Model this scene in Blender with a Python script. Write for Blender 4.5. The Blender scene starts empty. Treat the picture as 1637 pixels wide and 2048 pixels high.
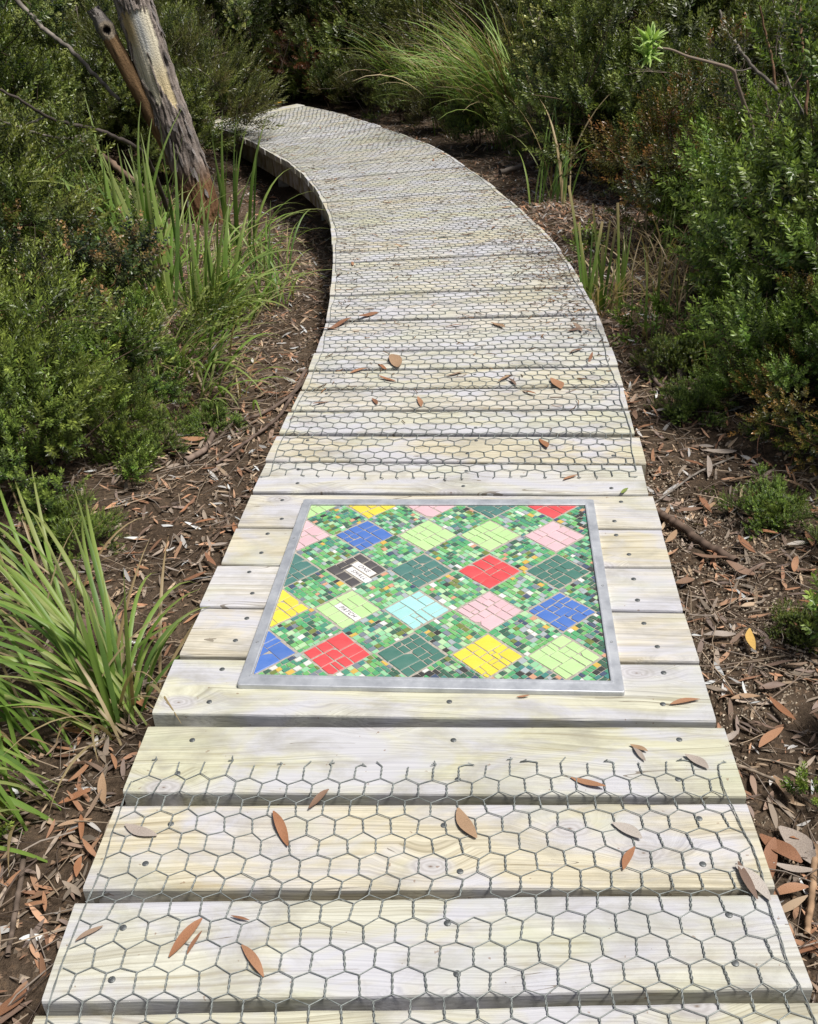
import bpy, math, random
import numpy as np
from mathutils import Matrix, Vector, noise as mnoise

# ------------------------------------------------------------------ camera
W_PX, H_PX, F_PX = 1637.0, 2048.0, 1950.0
PITCH, ROLL, CAM_H = 0.52117, -0.05311, 1.411
scene = bpy.context.scene
COL = scene.collection
_f = np.array([0, math.cos(PITCH), -math.sin(PITCH)])
_u0 = np.array([0, math.sin(PITCH), math.cos(PITCH)])
_x0 = np.array([1.0, 0, 0])
_r = math.cos(ROLL) * _x0 + math.sin(ROLL) * _u0
_u = -math.sin(ROLL) * _x0 + math.cos(ROLL) * _u0
cam_data = bpy.data.cameras.new('camera')
cam = bpy.data.objects.new('camera', cam_data)
COL.objects.link(cam)
cam.matrix_world = Matrix(((_r[0], _u[0], -_f[0], 0), (_r[1], _u[1], -_f[1], 0), (_r[2], _u[2], -_f[2], CAM_H), (0, 0, 0, 1)))
cam_data.sensor_fit = 'HORIZONTAL'
cam_data.sensor_width = 36.0
cam_data.lens = F_PX / W_PX * 36.0
cam_data.clip_start = 0.05
cam_data.clip_end = 600
scene.camera = cam

# ------------------------------------------------------------------ sky, sun, exposure
SUN_EL, SUN_AZ = math.radians(64), math.radians(112)   # azimuth measured from +Y towards +X
world = bpy.data.worlds.new('World')
scene.world = world
world.use_nodes = True
wn = world.node_tree.nodes
sky = wn.new('ShaderNodeTexSky')
sky.sky_type = 'NISHITA'
sky.sun_disc = False
sky.sun_elevation = SUN_EL
sky.sun_rotation = SUN_AZ
sky.air_density = 1.0
sky.dust_density = 4.0
sky.ozone_density = 0.6
wn['Background'].inputs['Strength'].default_value = 0.065
world.node_tree.links.new(sky.outputs['Color'], wn['Background'].inputs['Color'])
sun_data = bpy.data.lights.new('sun', 'SUN')
sun_data.energy = 4.6
sun_data.angle = math.radians(14)
sun_data.color = (1.0, 0.965, 0.91)
sun = bpy.data.objects.new('sun', sun_data)
COL.objects.link(sun)
sd = Vector((math.sin(SUN_AZ) * math.cos(SUN_EL), math.cos(SUN_AZ) * math.cos(SUN_EL), math.sin(SUN_EL)))
sun.rotation_euler = sd.to_track_quat('Z', 'Y').to_euler()
scene.view_settings.view_transform = 'Standard'
scene.view_settings.look = 'None'
scene.view_settings.gamma = 1
scene.view_settings.exposure = 0.06

rng = np.random.default_rng(11)
random.seed(11)


def ray(px, py):
    return ((px - W_PX / 2) / F_PX) * _r - ((py - H_PX / 2) / F_PX) * _u + _f


def at(px, py, z=0.0):
    """photo pixel -> point on the horizontal plane z"""
    d = ray(px, py)
    t = (z - CAM_H) / d[2]
    return np.array([d[0] * t, d[1] * t, z])


def at_y(px, py, y):
    """photo pixel -> point standing y metres ahead"""
    d = ray(px, py)
    t = y / d[1]
    return np.array([d[0] * t, y, CAM_H + d[2] * t])


# ------------------------------------------------------------------ mesh helpers
class Geo:
    def __init__(self):
        self.v, self.c, self.f, self.n = [], [], [], 0

    def add(self, verts, faces, col=None, mat=0):
        verts = np.asarray(verts, float).reshape(-1, 3)
        faces = np.asarray(faces, int)
        self.v.append(verts)
        c = np.ones((len(verts), 3)) if col is None else np.broadcast_to(np.asarray(col, float), (len(verts), 3))
        self.c.append(c)
        self.f.append((faces + self.n, mat))
        self.n += len(verts)
        return self

    def mesh(self, name, mats, smooth=True, colors=True):
        me = bpy.data.meshes.new(name)
        v = np.concatenate(self.v)
        me.vertices.add(len(v))
        me.vertices.foreach_set('co', v.ravel())
        loops = np.concatenate([f.ravel() for f, m in self.f])
        tot = np.concatenate([np.full(len(f), f.shape[1]) for f, m in self.f])
        mi = np.concatenate([np.full(len(f), m) for f, m in self.f])
        me.loops.add(len(loops))
        me.loops.foreach_set('vertex_index', loops)
        me.polygons.add(len(tot))
        me.polygons.foreach_set('loop_start', np.concatenate([[0], np.cumsum(tot)[:-1]]))
        me.polygons.foreach_set('loop_total', tot)
        me.polygons.foreach_set('material_index', mi)
        me.polygons.foreach_set('use_smooth', np.full(len(tot), smooth))
        for m in mats:
            me.materials.append(m)
        if colors:
            ca = me.color_attributes.new('Col', 'FLOAT_COLOR', 'POINT')
            c = np.concatenate([np.concatenate(self.c), np.ones((len(v), 1))], 1)
            ca.data.foreach_set('color', c.ravel())
        me.update(calc_edges=True)
        me.validate()
        return me


def link(name, data, parent=None, loc=None, rot=None, scale=None):
    o = bpy.data.objects.new(name, data)
    COL.objects.link(o)
    if parent is not None:
        o.parent = parent
    if loc is not None:
        o.location = loc
    if rot is not None:
        o.rotation_euler = rot
    if scale is not None:
        o.scale = (scale, scale, scale) if np.isscalar(scale) else scale
    return o


def tag(o, label, cat, group=None):
    o['label'] = label
    o['category'] = cat
    if group:
        o['group'] = group
    return o


def copy_tree(o, parent=None):
    c = o.copy()
    COL.objects.link(c)
    c.parent = parent
    for ch in o.children:
        copy_tree(ch, c)
    return c


def frame_of(d):
    d = d / (np.linalg.norm(d) + 1e-12)
    h = np.array([0, 0, 1.0]) if abs(d[2]) < 0.9 else np.array([1.0, 0, 0])
    a = np.cross(h, d)
    a /= np.linalg.norm(a)
    return a, np.cross(d, a)


def tube(pts, rad, sides=6, cap=True):
    pts = np.asarray(pts, float)
    n = len(pts)
    rad = np.broadcast_to(np.asarray(rad, float), (n,))
    tan = np.gradient(pts, axis=0)
    a, b = frame_of(tan[0])
    V = []
    ang = np.arange(sides) * 2 * math.pi / sides
    for i in range(n):
        t = tan[i] / (np.linalg.norm(tan[i]) + 1e-12)
        a = a - t * np.dot(a, t)
        a /= np.linalg.norm(a) + 1e-12
        b = np.cross(t, a)
        V.append(pts[i] + rad[i] * (np.cos(ang)[:, None] * a + np.sin(ang)[:, None] * b))
    V = np.concatenate(V)
    k = np.arange(sides)
    F = np.concatenate([np.stack([i * sides + k, i * sides + (k + 1) % sides, (i + 1) * sides + (k + 1) % sides, (i + 1) * sides + k], 1) for i in range(n - 1)])
    return V, F


def wobble(p0, p1, n, amp, r=None):
    r = r or rng
    t = np.linspace(0, 1, n)[:, None]
    p = np.asarray(p0) * (1 - t) + np.asarray(p1) * t
    j = r.normal(0, amp, (n, 3)) * np.sin(np.pi * t)
    return p + j


def spline(pts, n):
    """Catmull-Rom through points"""
    P = np.asarray(pts, float)
    P = np.vstack([2 * P[0] - P[1], P, 2 * P[-1] - P[-2]])
    m = len(P) - 3
    out = []
    for s in np.linspace(0, m - 1e-6, n):
        i = int(s)
        t = s - i
        a, b, c, d = P[i:i + 4]
        out.append(0.5 * (2 * b + (c - a) * t + (2 * a - 5 * b + 4 * c - d) * t * t + (3 * b - a - 3 * c + d) * t ** 3))
    return np.array(out)


# ------------------------------------------------------------------ materials
def new_mat(name):
    m = bpy.data.materials.new(name)
    m.use_nodes = True
    nt = m.node_tree
    return m, nt, nt.nodes['Principled BSDF']


def N(nt, kind, **kw):
    n = nt.nodes.new(kind)
    for k, v in kw.items():
        setattr(n, k, v)
    return n


def L(nt, a, b):
    nt.links.new(a, b)


def math_node(nt, op, a, b=None, c=None, clamp=False):
    n = N(nt, 'ShaderNodeMath', operation=op, use_clamp=clamp)
    for i, x in enumerate((a, b, c)):
        if x is None:
            continue
        if isinstance(x, (int, float)):
            n.inputs[i].default_value = x
        else:
            L(nt, x, n.inputs[i])
    return n.outputs[0]


def mix_col(nt, fac, a, b, blend='MIX'):
    n = N(nt, 'ShaderNodeMix', data_type='RGBA', blend_type=blend)
    for s, x in ((n.inputs['Factor'], fac), (n.inputs[6], a), (n.inputs[7], b)):
        if isinstance(x, (int, float)):
            s.default_value = x
        elif isinstance(x, tuple):
            s.default_value = (*x, 1) if len(x) == 3 else x
        else:
            L(nt, x, s)
    return n.outputs[2]


def ramp(nt, fac, stops, interp='LINEAR'):
    n = N(nt, 'ShaderNodeValToRGB')
    cr = n.color_ramp
    cr.interpolation = interp
    while len(cr.elements) < len(stops):
        cr.elements.new(0.5)
    for e, (p, c) in zip(cr.elements, stops):
        e.position = p
        e.color = (*c, 1) if len(c) == 3 else c
    L(nt, fac, n.inputs[0])
    return n.outputs[0]


def noise_tex(nt, vec, scale, detail=3, rough=0.55, dist=0.0):
    n = N(nt, 'ShaderNodeTexNoise')
    n.inputs['Scale'].default_value = scale
    n.inputs['Detail'].default_value = detail
    n.inputs['Roughness'].default_value = rough
    n.inputs['Distortion'].default_value = dist
    L(nt, vec, n.inputs['Vector'])
    return n.outputs['Fac']


def bump(nt, bsdf, height, strength, dist=0.003):
    b = N(nt, 'ShaderNodeBump')
    b.inputs['Strength'].default_value = strength
    b.inputs['Distance'].default_value = dist
    L(nt, height, b.inputs['Height'])
    L(nt, b.outputs[0], bsdf.inputs['Normal'])


def wood_material(name, tints, weather=1.0, dark=1.0):
    m, nt, p = new_mat(name)
    tc = N(nt, 'ShaderNodeTexCoord')
    oi = N(nt, 'ShaderNodeObjectInfo')
    off = N(nt, 'ShaderNodeCombineXYZ')
    L(nt, math_node(nt, 'MULTIPLY', oi.outputs['Random'], 61.0), off.inputs[0])
    L(nt, math_node(nt, 'MULTIPLY', oi.outputs['Random'], 37.0), off.inputs[1])
    add = N(nt, 'ShaderNodeVectorMath', operation='ADD')
    L(nt, tc.outputs['Object'], add.inputs[0])
    L(nt, off.outputs[0], add.inputs[1])
    V = add.outputs[0]

    def stretched(sx, sy, sz, src=V):
        mp = N(nt, 'ShaderNodeMapping')
        mp.inputs['Scale'].default_value = (sx, sy, sz)
        L(nt, src, mp.inputs['Vector'])
        return mp.outputs[0]
    # knots: a few voronoi cells become whorls that bend the grain
    vor = N(nt, 'ShaderNodeTexVoronoi', voronoi_dimensions='2D')
    vor.inputs['Scale'].default_value = 1.0
    L(nt, stretched(3.0, 5.5, 1), vor.inputs['Vector'])
    sep = N(nt, 'ShaderNodeSeparateColor')
    L(nt, vor.outputs['Color'], sep.inputs[0])
    pick = math_node(nt, 'GREATER_THAN', sep.outputs[0], 0.58)
    d = vor.outputs['Distance']
    near = math_node(nt, 'MULTIPLY', math_node(nt, 'SUBTRACT', 1.0, math_node(nt, 'MULTIPLY', d, 3.0), clamp=True), pick)
    knot = math_node(nt, 'MULTIPLY', math_node(nt, 'SUBTRACT', 1.0, math_node(nt, 'MULTIPLY', d, 6.5), clamp=True), pick)
    knot = math_node(nt, 'SMOOTH_MIN', math_node(nt, 'MULTIPLY', knot, 2.5), 1.0, 0.2)
    # grain coordinate, bent round the knots
    wob = noise_tex(nt, stretched(1.6, 5, 5), 1.0, 2)
    sx = N(nt, 'ShaderNodeSeparateXYZ')
    L(nt, V, sx.inputs[0])
    yy = math_node(nt, 'ADD', sx.outputs[1], math_node(nt, 'MULTIPLY', wob, 0.10))
    yy = math_node(nt, 'ADD', yy, math_node(nt, 'MULTIPLY', near, 0.05))
    cb = N(nt, 'ShaderNodeCombineXYZ')
    L(nt, math_node(nt, 'MULTIPLY', sx.outputs[0], 1.3), cb.inputs[0])
    L(nt, math_node(nt, 'MULTIPLY', yy, 75.0), cb.inputs[1])
    L(nt, math_node(nt, 'MULTIPLY', sx.outputs[2], 60.0), cb.inputs[2])
    grain = noise_tex(nt, cb.outputs[0], 1.0, 5, 0.6)
    cb2 = N(nt, 'ShaderNodeCombineXYZ')
    L(nt, math_node(nt, 'MULTIPLY', sx.outputs[0], 2.0), cb2.inputs[0])
    L(nt, math_node(nt, 'MULTIPLY', yy, 330.0), cb2.inputs[1])
    L(nt, math_node(nt, 'MULTIPLY', sx.outputs[2], 200.0), cb2.inputs[2])
    fine = noise_tex(nt, cb2.outputs[0], 1.0, 3, 0.6)
    tint = ramp(nt, oi.outputs['Random'], [(i / max(1, len(tints) - 1), t) for i, t in enumerate(tints)])
    streak = ramp(nt, grain, [(0.28, (0.60, 0.52, 0.40)), (0.43, (0.93, 0.90, 0.85)), (0.60, (1.10, 1.09, 1.08)), (0.74, (0.88, 0.83, 0.74))])
    c = mix_col(nt, 1.0, tint, streak, 'MULTIPLY')
    finec = ramp(nt, fine, [(0.30, (0.62, 0.60, 0.56)), (0.5, (1, 1, 1)), (0.7, (1.08, 1.08, 1.08))])
    c = mix_col(nt, 0.95, c, finec, 'MULTIPLY')
    # silver weathering and green algae in broad patches
    w1 = noise_tex(nt, stretched(3.2, 9, 5), 1.0, 4, 0.6, 0.6)
    wf = ramp(nt, w1, [(0.43, (0, 0, 0)), (0.60, (1, 1, 1))])
    c = mix_col(nt, math_node(nt, 'MULTIPLY', wf, 0.8 * weather), c, mix_col(nt, fine, (0.35, 0.355, 0.41), (0.62, 0.62, 0.68)))
    g1 = noise_tex(nt, stretched(2.2, 4, 4), 1.7, 3)
    gf = ramp(nt, g1, [(0.52, (0, 0, 0)), (0.72, (1, 1, 1))])
    c = mix_col(nt, math_node(nt, 'MULTIPLY', gf, 0.5 * weather), c, (0.46, 0.48, 0.34))
    # knot whorl and heart
    ring = math_node(nt, 'SINE', math_node(nt, 'ADD', math_node(nt, 'MULTIPLY', d, 150.0), math_node(nt, 'MULTIPLY', noise_tex(nt, stretched(14, 30, 10), 1.0, 3, .6), 16.0)))
    kc = mix_col(nt, math_node(nt, 'MULTIPLY_ADD', ring, 0.17, 0.55), (0.27, 0.25, 0.25), (0.58, 0.57, 0.59))
    c = mix_col(nt, math_node(nt, 'MULTIPLY', knot, 0.85), c, kc)
    heart = math_node(nt, 'MULTIPLY', math_node(nt, 'SUBTRACT', 1.0, math_node(nt, 'MULTIPLY', d, 55.0), clamp=True), pick)
    c = mix_col(nt, heart, c, (0.13, 0.08, 0.05))
    # drying cracks
    cb3 = N(nt, 'ShaderNodeCombineXYZ')
    L(nt, math_node(nt, 'MULTIPLY', sx.outputs[0], 1.1), cb3.inputs[0])
    L(nt, math_node(nt, 'MULTIPLY', yy, 16.0), cb3.inputs[1])
    cn = noise_tex(nt, cb3.outputs[0], 1.0, 2, 0.4)
    crack = math_node(nt, 'LESS_THAN', math_node(nt, 'ABSOLUTE', math_node(nt, 'SUBTRACT', cn, 0.5)), 0.0022)
    cm = math_node(nt, 'GREATER_THAN', noise_tex(nt, stretched(2.0, 7, 3), 1.0, 1), 0.57)
    crack = math_node(nt, 'MULTIPLY', crack, cm)
    c = mix_col(nt, math_node(nt, 'MULTIPLY', crack, 0.75), c, (0.12, 0.09, 0.06))
    # specks of dirt and rust
    sp = noise_tex(nt, V, 55.0, 2, 0.5)
    c = mix_col(nt, math_node(nt, 'MULTIPLY', math_node(nt, 'GREATER_THAN', sp, 0.735), 0.6), c, (0.2, 0.11, 0.06))
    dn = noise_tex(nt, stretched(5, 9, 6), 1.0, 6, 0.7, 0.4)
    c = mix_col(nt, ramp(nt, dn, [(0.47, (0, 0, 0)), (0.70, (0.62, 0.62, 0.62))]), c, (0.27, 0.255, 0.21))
    if dark != 1.0:
        c = mix_col(nt, 1.0, c, (dark, dark, dark), 'MULTIPLY')
    L(nt, c, p.inputs['Base Color'])
    p.inputs['Roughness'].default_value = 0.72
    p.inputs['Specular IOR Level'].default_value = 0.25
    h = math_node(nt, 'ADD', math_node(nt, 'MULTIPLY', grain, 0.7), math_node(nt, 'MULTIPLY', fine, 0.5))
    h = math_node(nt, 'SUBTRACT', h, math_node(nt, 'MULTIPLY', crack, 1.2))
    bump(nt, p, h, 0.45, 0.002)
    return m


def vcol_material(name, rough=0.6, spec=0.3, translucent=0.0, var=0.0, bump_scale=0, bump_str=0.3):
    m, nt, p = new_mat(name)
    at_ = N(nt, 'ShaderNodeAttribute', attribute_name='Col')
    c = at_.outputs['Color']
    if var:
        oi = N(nt, 'ShaderNodeObjectInfo')
        hs = N(nt, 'ShaderNodeHueSaturation')
        L(nt, c, hs.inputs['Color'])
        L(nt, math_node(nt, 'MULTIPLY_ADD', oi.outputs['Random'], var, 1 - var / 2), hs.inputs['Value'])
        L(nt, math_node(nt, 'MULTIPLY_ADD', oi.outputs['Random'], 0.03, 0.468), hs.inputs['Hue'])
        c = hs.outputs[0]
    L(nt, c, p.inputs['Base Color'])
    p.inputs['Roughness'].default_value = rough
    p.inputs['Specular IOR Level'].default_value = spec
    if bump_scale:
        tc = N(nt, 'ShaderNodeTexCoord')
        bump(nt, p, noise_tex(nt, tc.outputs['Object'], bump_scale, 5, 0.65), bump_str, 0.01)
    if translucent:
        tr = N(nt, 'ShaderNodeBsdfTranslucent')
        L(nt, mix_col(nt, 1.0, c, (1.15, 1.2, 0.7), 'MULTIPLY'), tr.inputs['Color'])
        mx = N(nt, 'ShaderNodeMixShader')
        mx.inputs[0].default_value = translucent
        L(nt, p.outputs[0], mx.inputs[1])
        L(nt, tr.outputs[0], mx.inputs[2])
        L(nt, mx.outputs[0], nt.nodes['Material Output'].inputs['Surface'])
    return m


def objcolor_material(name, rough=0.6, spec=0.3, mottled=True):
    m, nt, p = new_mat(name)
    oi = N(nt, 'ShaderNodeObjectInfo')
    c = oi.outputs['Color']
    if mottled:
        tc = N(nt, 'ShaderNodeTexCoord')
        n = noise_tex(nt, tc.outputs['Object'], 90, 3)
        c = mix_col(nt, 1.0, c, ramp(nt, n, [(0.3, (0.6, 0.55, 0.5)), (0.55, (1, 1, 1)), (0.75, (1.25, 1.2, 1.1))]), 'MULTIPLY')
    L(nt, c, p.inputs['Base Color'])
    p.inputs['Roughness'].default_value = rough
    p.inputs['Specular IOR Level'].default_value = spec
    return m


def plain_material(name, color, rough=0.5, spec=0.4, metallic=0.0, vary=0.0, vscale=30):
    m, nt, p = new_mat(name)
    if vary:
        tc = N(nt, 'ShaderNodeTexCoord')
        n = noise_tex(nt, tc.outputs['Object'], vscale, 4, 0.6)
        lo = tuple(x * (1 - vary) for x in color)
        hi = tuple(min(1, x * (1 + vary)) for x in color)
        L(nt, ramp(nt, n, [(0.3, lo), (0.7, hi)]), p.inputs['Base Color'])
    else:
        p.inputs['Base Color'].default_value = (*color, 1)
    p.inputs['Roughness'].default_value = rough
    p.inputs['Specular IOR Level'].default_value = spec
    p.inputs['Metallic'].default_value = metallic
    return m


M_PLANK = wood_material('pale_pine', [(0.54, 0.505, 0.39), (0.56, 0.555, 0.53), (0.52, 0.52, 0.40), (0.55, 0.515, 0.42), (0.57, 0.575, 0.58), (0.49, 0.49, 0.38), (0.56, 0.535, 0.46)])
M_BEAM = wood_material('weathered_bearer_pine', [(0.17, 0.14, 0.09), (0.20, 0.17, 0.11)])
M_NAIL = plain_material('galvanised_nail', (0.16, 0.17, 0.17), 0.5, 0.5, 0.7, 0.4, 300)
M_WIRE = plain_material('galvanised_wire', (0.24, 0.26, 0.25), 0.55, 0.4, 0.35, 0.4, 60)
M_LEAF = vcol_material('shrub_leaf', 0.36, 0.5, 0.3, 0.35)
M_STEM = vcol_material('shrub_stem', 0.85, 0.1)
M_GRASS = vcol_material('grass_blade', 0.45, 0.35, 0.3)
M_LITTER = vcol_material('dry_litter', 0.7, 0.2, 0.1)
M_DEADLEAF = objcolor_material('dead_gum_leaf', 0.55, 0.3)
M_TRUNK = vcol_material('dead_trunk', 0.85, 0.12, 0, 0, 90, 0.9)

# ground soil
M_SOIL, nt, p = new_mat('forest_soil')
tc = N(nt, 'ShaderNodeTexCoord')
n1 = noise_tex(nt, tc.outputs['Object'], 3.0, 6, 0.65)
n2 = noise_tex(nt, tc.outputs['Object'], 60.0, 5, 0.7)
c = ramp(nt, n1, [(0.3, (0.065, 0.046, 0.032)), (0.55, (0.11, 0.080, 0.056)), (0.75, (0.17, 0.13, 0.092))])
c = mix_col(nt, 0.8, c, ramp(nt, n2, [(0.3, (0.4, 0.38, 0.36)), (0.55, (1, 1, 1)), (0.75, (1.9, 1.7, 1.45))]), 'MULTIPLY')
L(nt, c, p.inputs['Base Color'])
p.inputs['Roughness'].default_value = 0.95
p.inputs['Specular IOR Level'].default_value = 0.1
bump(nt, p, n2, 0.9, 0.02)


# ------------------------------------------------------------------ deck outline (metres; deck top is z = 0)
LEFT = np.array([(-.63, .3), (-.626, .75), (-.618, 1.15), (-.600, 1.40), (-.585, 1.62), (-.566, 1.84), (-.541, 2.03), (-.520, 2.22), (-.501, 2.42), (-.481, 2.62),
                 (-.455, 2.83), (-.432, 3.02), (-.410, 3.22), (-.384, 3.42), (-.364, 3.61), (-.348, 3.83), (-.337, 3.99), (-.326, 4.22), (-.324, 4.68), (-.335, 5.19),
                 (-.358, 5.69), (-.402, 6.23), (-.456, 6.59), (-.546, 7.12), (-.671, 7.66), (-.848, 8.24), (-1.038, 8.73), (-1.246, 9.28), (-1.494, 9.87), (-1.79, 10.4), (-2.2, 10.9), (-2.75, 11.3)])
RIGHT = np.array([(.575, .3), (.578, .75), (.588, 1.10), (.602, 1.31), (.618, 1.51), (.636, 1.71), (.652, 1.91), (.673, 2.10), (.693, 2.29), (.712, 2.48),
                  (.735, 2.67), (.758, 2.87), (.782, 3.08), (.804, 3.27), (.825, 3.48), (.841, 3.69), (.855, 3.89), (.878, 4.32), (.885, 4.79), (.878, 5.1),
                  (.860, 5.43), (.826, 5.76), (.784, 6.13), (.748, 6.43), (.667, 6.99), (.555, 7.62), (.462, 8.14), (.292, 8.74), (.119, 9.24), (-.073, 9.75),
                  (-.417, 10.59), (-.759, 11.27), (-1.146, 11.91), (-1.6, 12.4), (-2.2, 12.75)])
MAP_L = np.array([.3, 1.153, 1.598, 2.026, 2.61, 3.024, 3.223, 3.606, 3.988, 4.41, 5.18, 5.66, 6.12, 7.70, 8.65, 9.6, 10.5, 11.25])
MAP_R = np.array([.3, 1.095, 1.503, 1.898, 2.475, 2.867, 3.085, 3.483, 3.89, 4.32, 5.18, 5.66, 6.22, 7.95, 9.30, 10.6, 11.6, 12.6])


def lp(y):
    return np.stack([np.interp(y, LEFT[:, 1], LEFT[:, 0]), y], -1)


def rp(y):
    return np.stack([np.interp(y, RIGHT[:, 1], RIGHT[:, 0]), y], -1)


_ks = np.linspace(.3, 11.2, 400)
_w = np.exp(-((_ks[:, None] - _ks[None]) / 0.22) ** 2)
_rs = (_w @ np.interp(_ks, MAP_L, MAP_R)) / _w.sum(1)


def rmap(yl):
    return np.interp(yl, _ks, _rs)


_c = (lp(_ks) + rp(rmap(_ks))) / 2
_arc = np.concatenate([[0], np.cumsum(np.linalg.norm(np.diff(_c, axis=0), axis=1))])


def deck_point(u, s):
    """u across (0 left edge, 1 right edge), s metres along the centre line"""
    yl = np.interp(s, _arc, _ks)
    a, b = lp(yl), rp(rmap(yl))
    return a + (b - a) * np.asarray(u)[..., None]


def arc_of_left(y):
    return float(np.interp(y, _ks, _arc))


def inside_deck(x, y, m=0.0):
    """True where (x, y) is under the deck (with margin m)"""
    return (x > np.interp(y, LEFT[:, 1], LEFT[:, 0]) - m) & (x < np.interp(y, RIGHT[:, 1], RIGHT[:, 0]) + m) & (y < 12.6)


# ------------------------------------------------------------------ ground
def gh(x, y):
    x, y = np.asarray(x, float), np.asarray(y, float)
    z = -0.165 + 0 * x
    z = z - 0.27 * np.exp(-((x + 1.25) ** 2 / 1.3 + (y - 7.6) ** 2 / 5.0))
    z = z + 0.05 * np.clip(x - 0.9, 0, 2) * np.clip((y - 2) / 3, 0, 1) + 0.03 * np.clip(-x - 1, 0, 2)
    z = z + 0.04 * np.clip(y - 12, 0, 30)
    z = z + 0.022 * np.sin(x * 3.1 + y * 1.7) * np.sin(y * 2.3 - x * 1.1) + 0.012 * np.sin(x * 9 + 1) * np.sin(y * 8.2)
    return np.where(inside_deck(x, y, 0.05), np.minimum(z, -0.17), z)


def grid_axis(lo, hi, a, b, step, far):
    mid = np.arange(lo, hi, step)
    left = lo - np.geomspace(step, far, 22)[::-1]
    right = mid[-1] + np.geomspace(step, far, 22)
    return np.concatenate([left, mid, right])


gx = grid_axis(-3.4, 3.4, 0, 0, 0.05, 150)
gy = grid_axis(-1.0, 12.0, 0, 0, 0.05, 150)
GX, GY = np.meshgrid(gx, gy)
GZ = gh(GX, GY)
GZ = np.minimum(GZ, 3.0) + rng.normal(0, 0.004, GX.shape)
g = Geo()
nx, ny = len(gx), len(gy)
idx = np.arange(nx * ny).reshape(ny, nx)
g.add(np.stack([GX, GY, GZ], -1).reshape(-1, 3), np.stack([idx[:-1, :-1], idx[:-1, 1:], idx[1:, 1:], idx[1:, :-1]], -1).reshape(-1, 4))
ground = link('ground', g.mesh('ground', [M_SOIL], colors=False))
ground['kind'] = 'structure'

# ------------------------------------------------------------------ boardwalk
boardwalk = link('boardwalk', None, loc=(0, 0, 0))
tag(boardwalk, 'pale timber plank boardwalk curving left through the bush', 'boardwalk')
# plank end lines: (left front, left back, right front, right back)
near = [(.745, .945, .70, .90), (.967, 1.153, .921, 1.095), (1.181, 1.376, 1.107, 1.297), (1.410, 1.598, 1.314, 1.503), (1.640, 1.827, 1.522, 1.705), (1.842, 2.028, 1.717, 1.901),
        (2.038, 2.224, 1.911, 2.096), (2.234, 2.420, 2.104, 2.288), (2.430, 2.618, 2.297, 2.478), (2.640, 2.832, 2.490, 2.674), (2.850, 3.030, 2.686, 2.870)]
near = [(.52, .725, .48, .68), (.3, .505, .26, .46)][::-1] + near
lines = list(near)
plank_z = [0.0] * len(near)
s0, s1 = arc_of_left(3.036), arc_of_left(10.55)
npl = int(round((s1 - s0) / 0.197))
edges = np.linspace(s0, s1, npl + 1)
for a, b in zip(edges[:-1], edges[1:]):
    gap = rng.uniform(.010, .022)
    la, lb = np.interp([a + gap, b], _arc, _ks)
    lines.append((la, lb, float(rmap(la)), float(rmap(lb))))
    plank_z.append(float(rng.uniform(.003, .008) if rng.random() < .5 else rng.uniform(-.002, .002)))
plank_arc = np.array([arc_of_left(q[0]) for q in lines])


def deck_z(s):
    """height of the plank under arc position s"""
    return plank_z[max(0, int(np.searchsorted(plank_arc, s, side='right')) - 1)]


def plank_mesh(P, thick, seed):
    """P: corners fl, fr, br, bl in local xy. Rounded long edges, slightly uneven."""
    r = np.random.default_rng(seed)
    n = 15
    g = Geo()
    t = np.linspace(0, 1, n)[:, None]
    F = P[0] * (1 - t) + P[1] * t
    B = P[3] * (1 - t) + P[2] * t
    ex = r.uniform(-.004, .004, 2)
    prof = [(0, -thick), (0, -.006), (.0015, -.002), (.006, 0), (.5, .0006)]
    rings = []
    wf, wb = r.normal(0, .0007, (n, 1)), r.normal(0, .0007, (n, 1))
    chip = np.where(r.random((n, 1)) < .12, r.uniform(0, .004, (n, 1)), 0)
    for d, z in prof:
        rings.append(np.concatenate([F + (B - F) / np.linalg.norm(B - F, axis=1, keepdims=True) * (d + wf + chip * (z > -.003)) if d < .4 else (F + B) / 2, np.full((n, 1), z)], 1))
    for d, z in prof[-2::-1]:
        rings.append(np.concatenate([B - (B - F) / np.linalg.norm(B - F, axis=1, keepdims=True) * (d + wb), np.full((n, 1), z)], 1))
    k = len(rings)
    V = np.stack(rings, 1)
    V[0, :, 0] += ex[0]
    V[-1, :, 0] += ex[1]
    V[..., 2] += r.normal(0, .0003, (n, 1))
    V = V.reshape(-1, 3)
    i = np.arange(n - 1)[:, None] * k
    j = np.arange(k)[None]
    Q = np.stack([i + j, i + k + j, i + k + (j + 1) % k, i + (j + 1) % k], -1).reshape(-1, 4)
    g.add(V, Q)
    g.f.append((np.arange(k)[None, :], 0))
    g.f.append(((np.arange(k)[::-1] + (n - 1) * k)[None, :], 0))
    return g.mesh('plank', [M_PLANK], smooth=False, colors=False)


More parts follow.
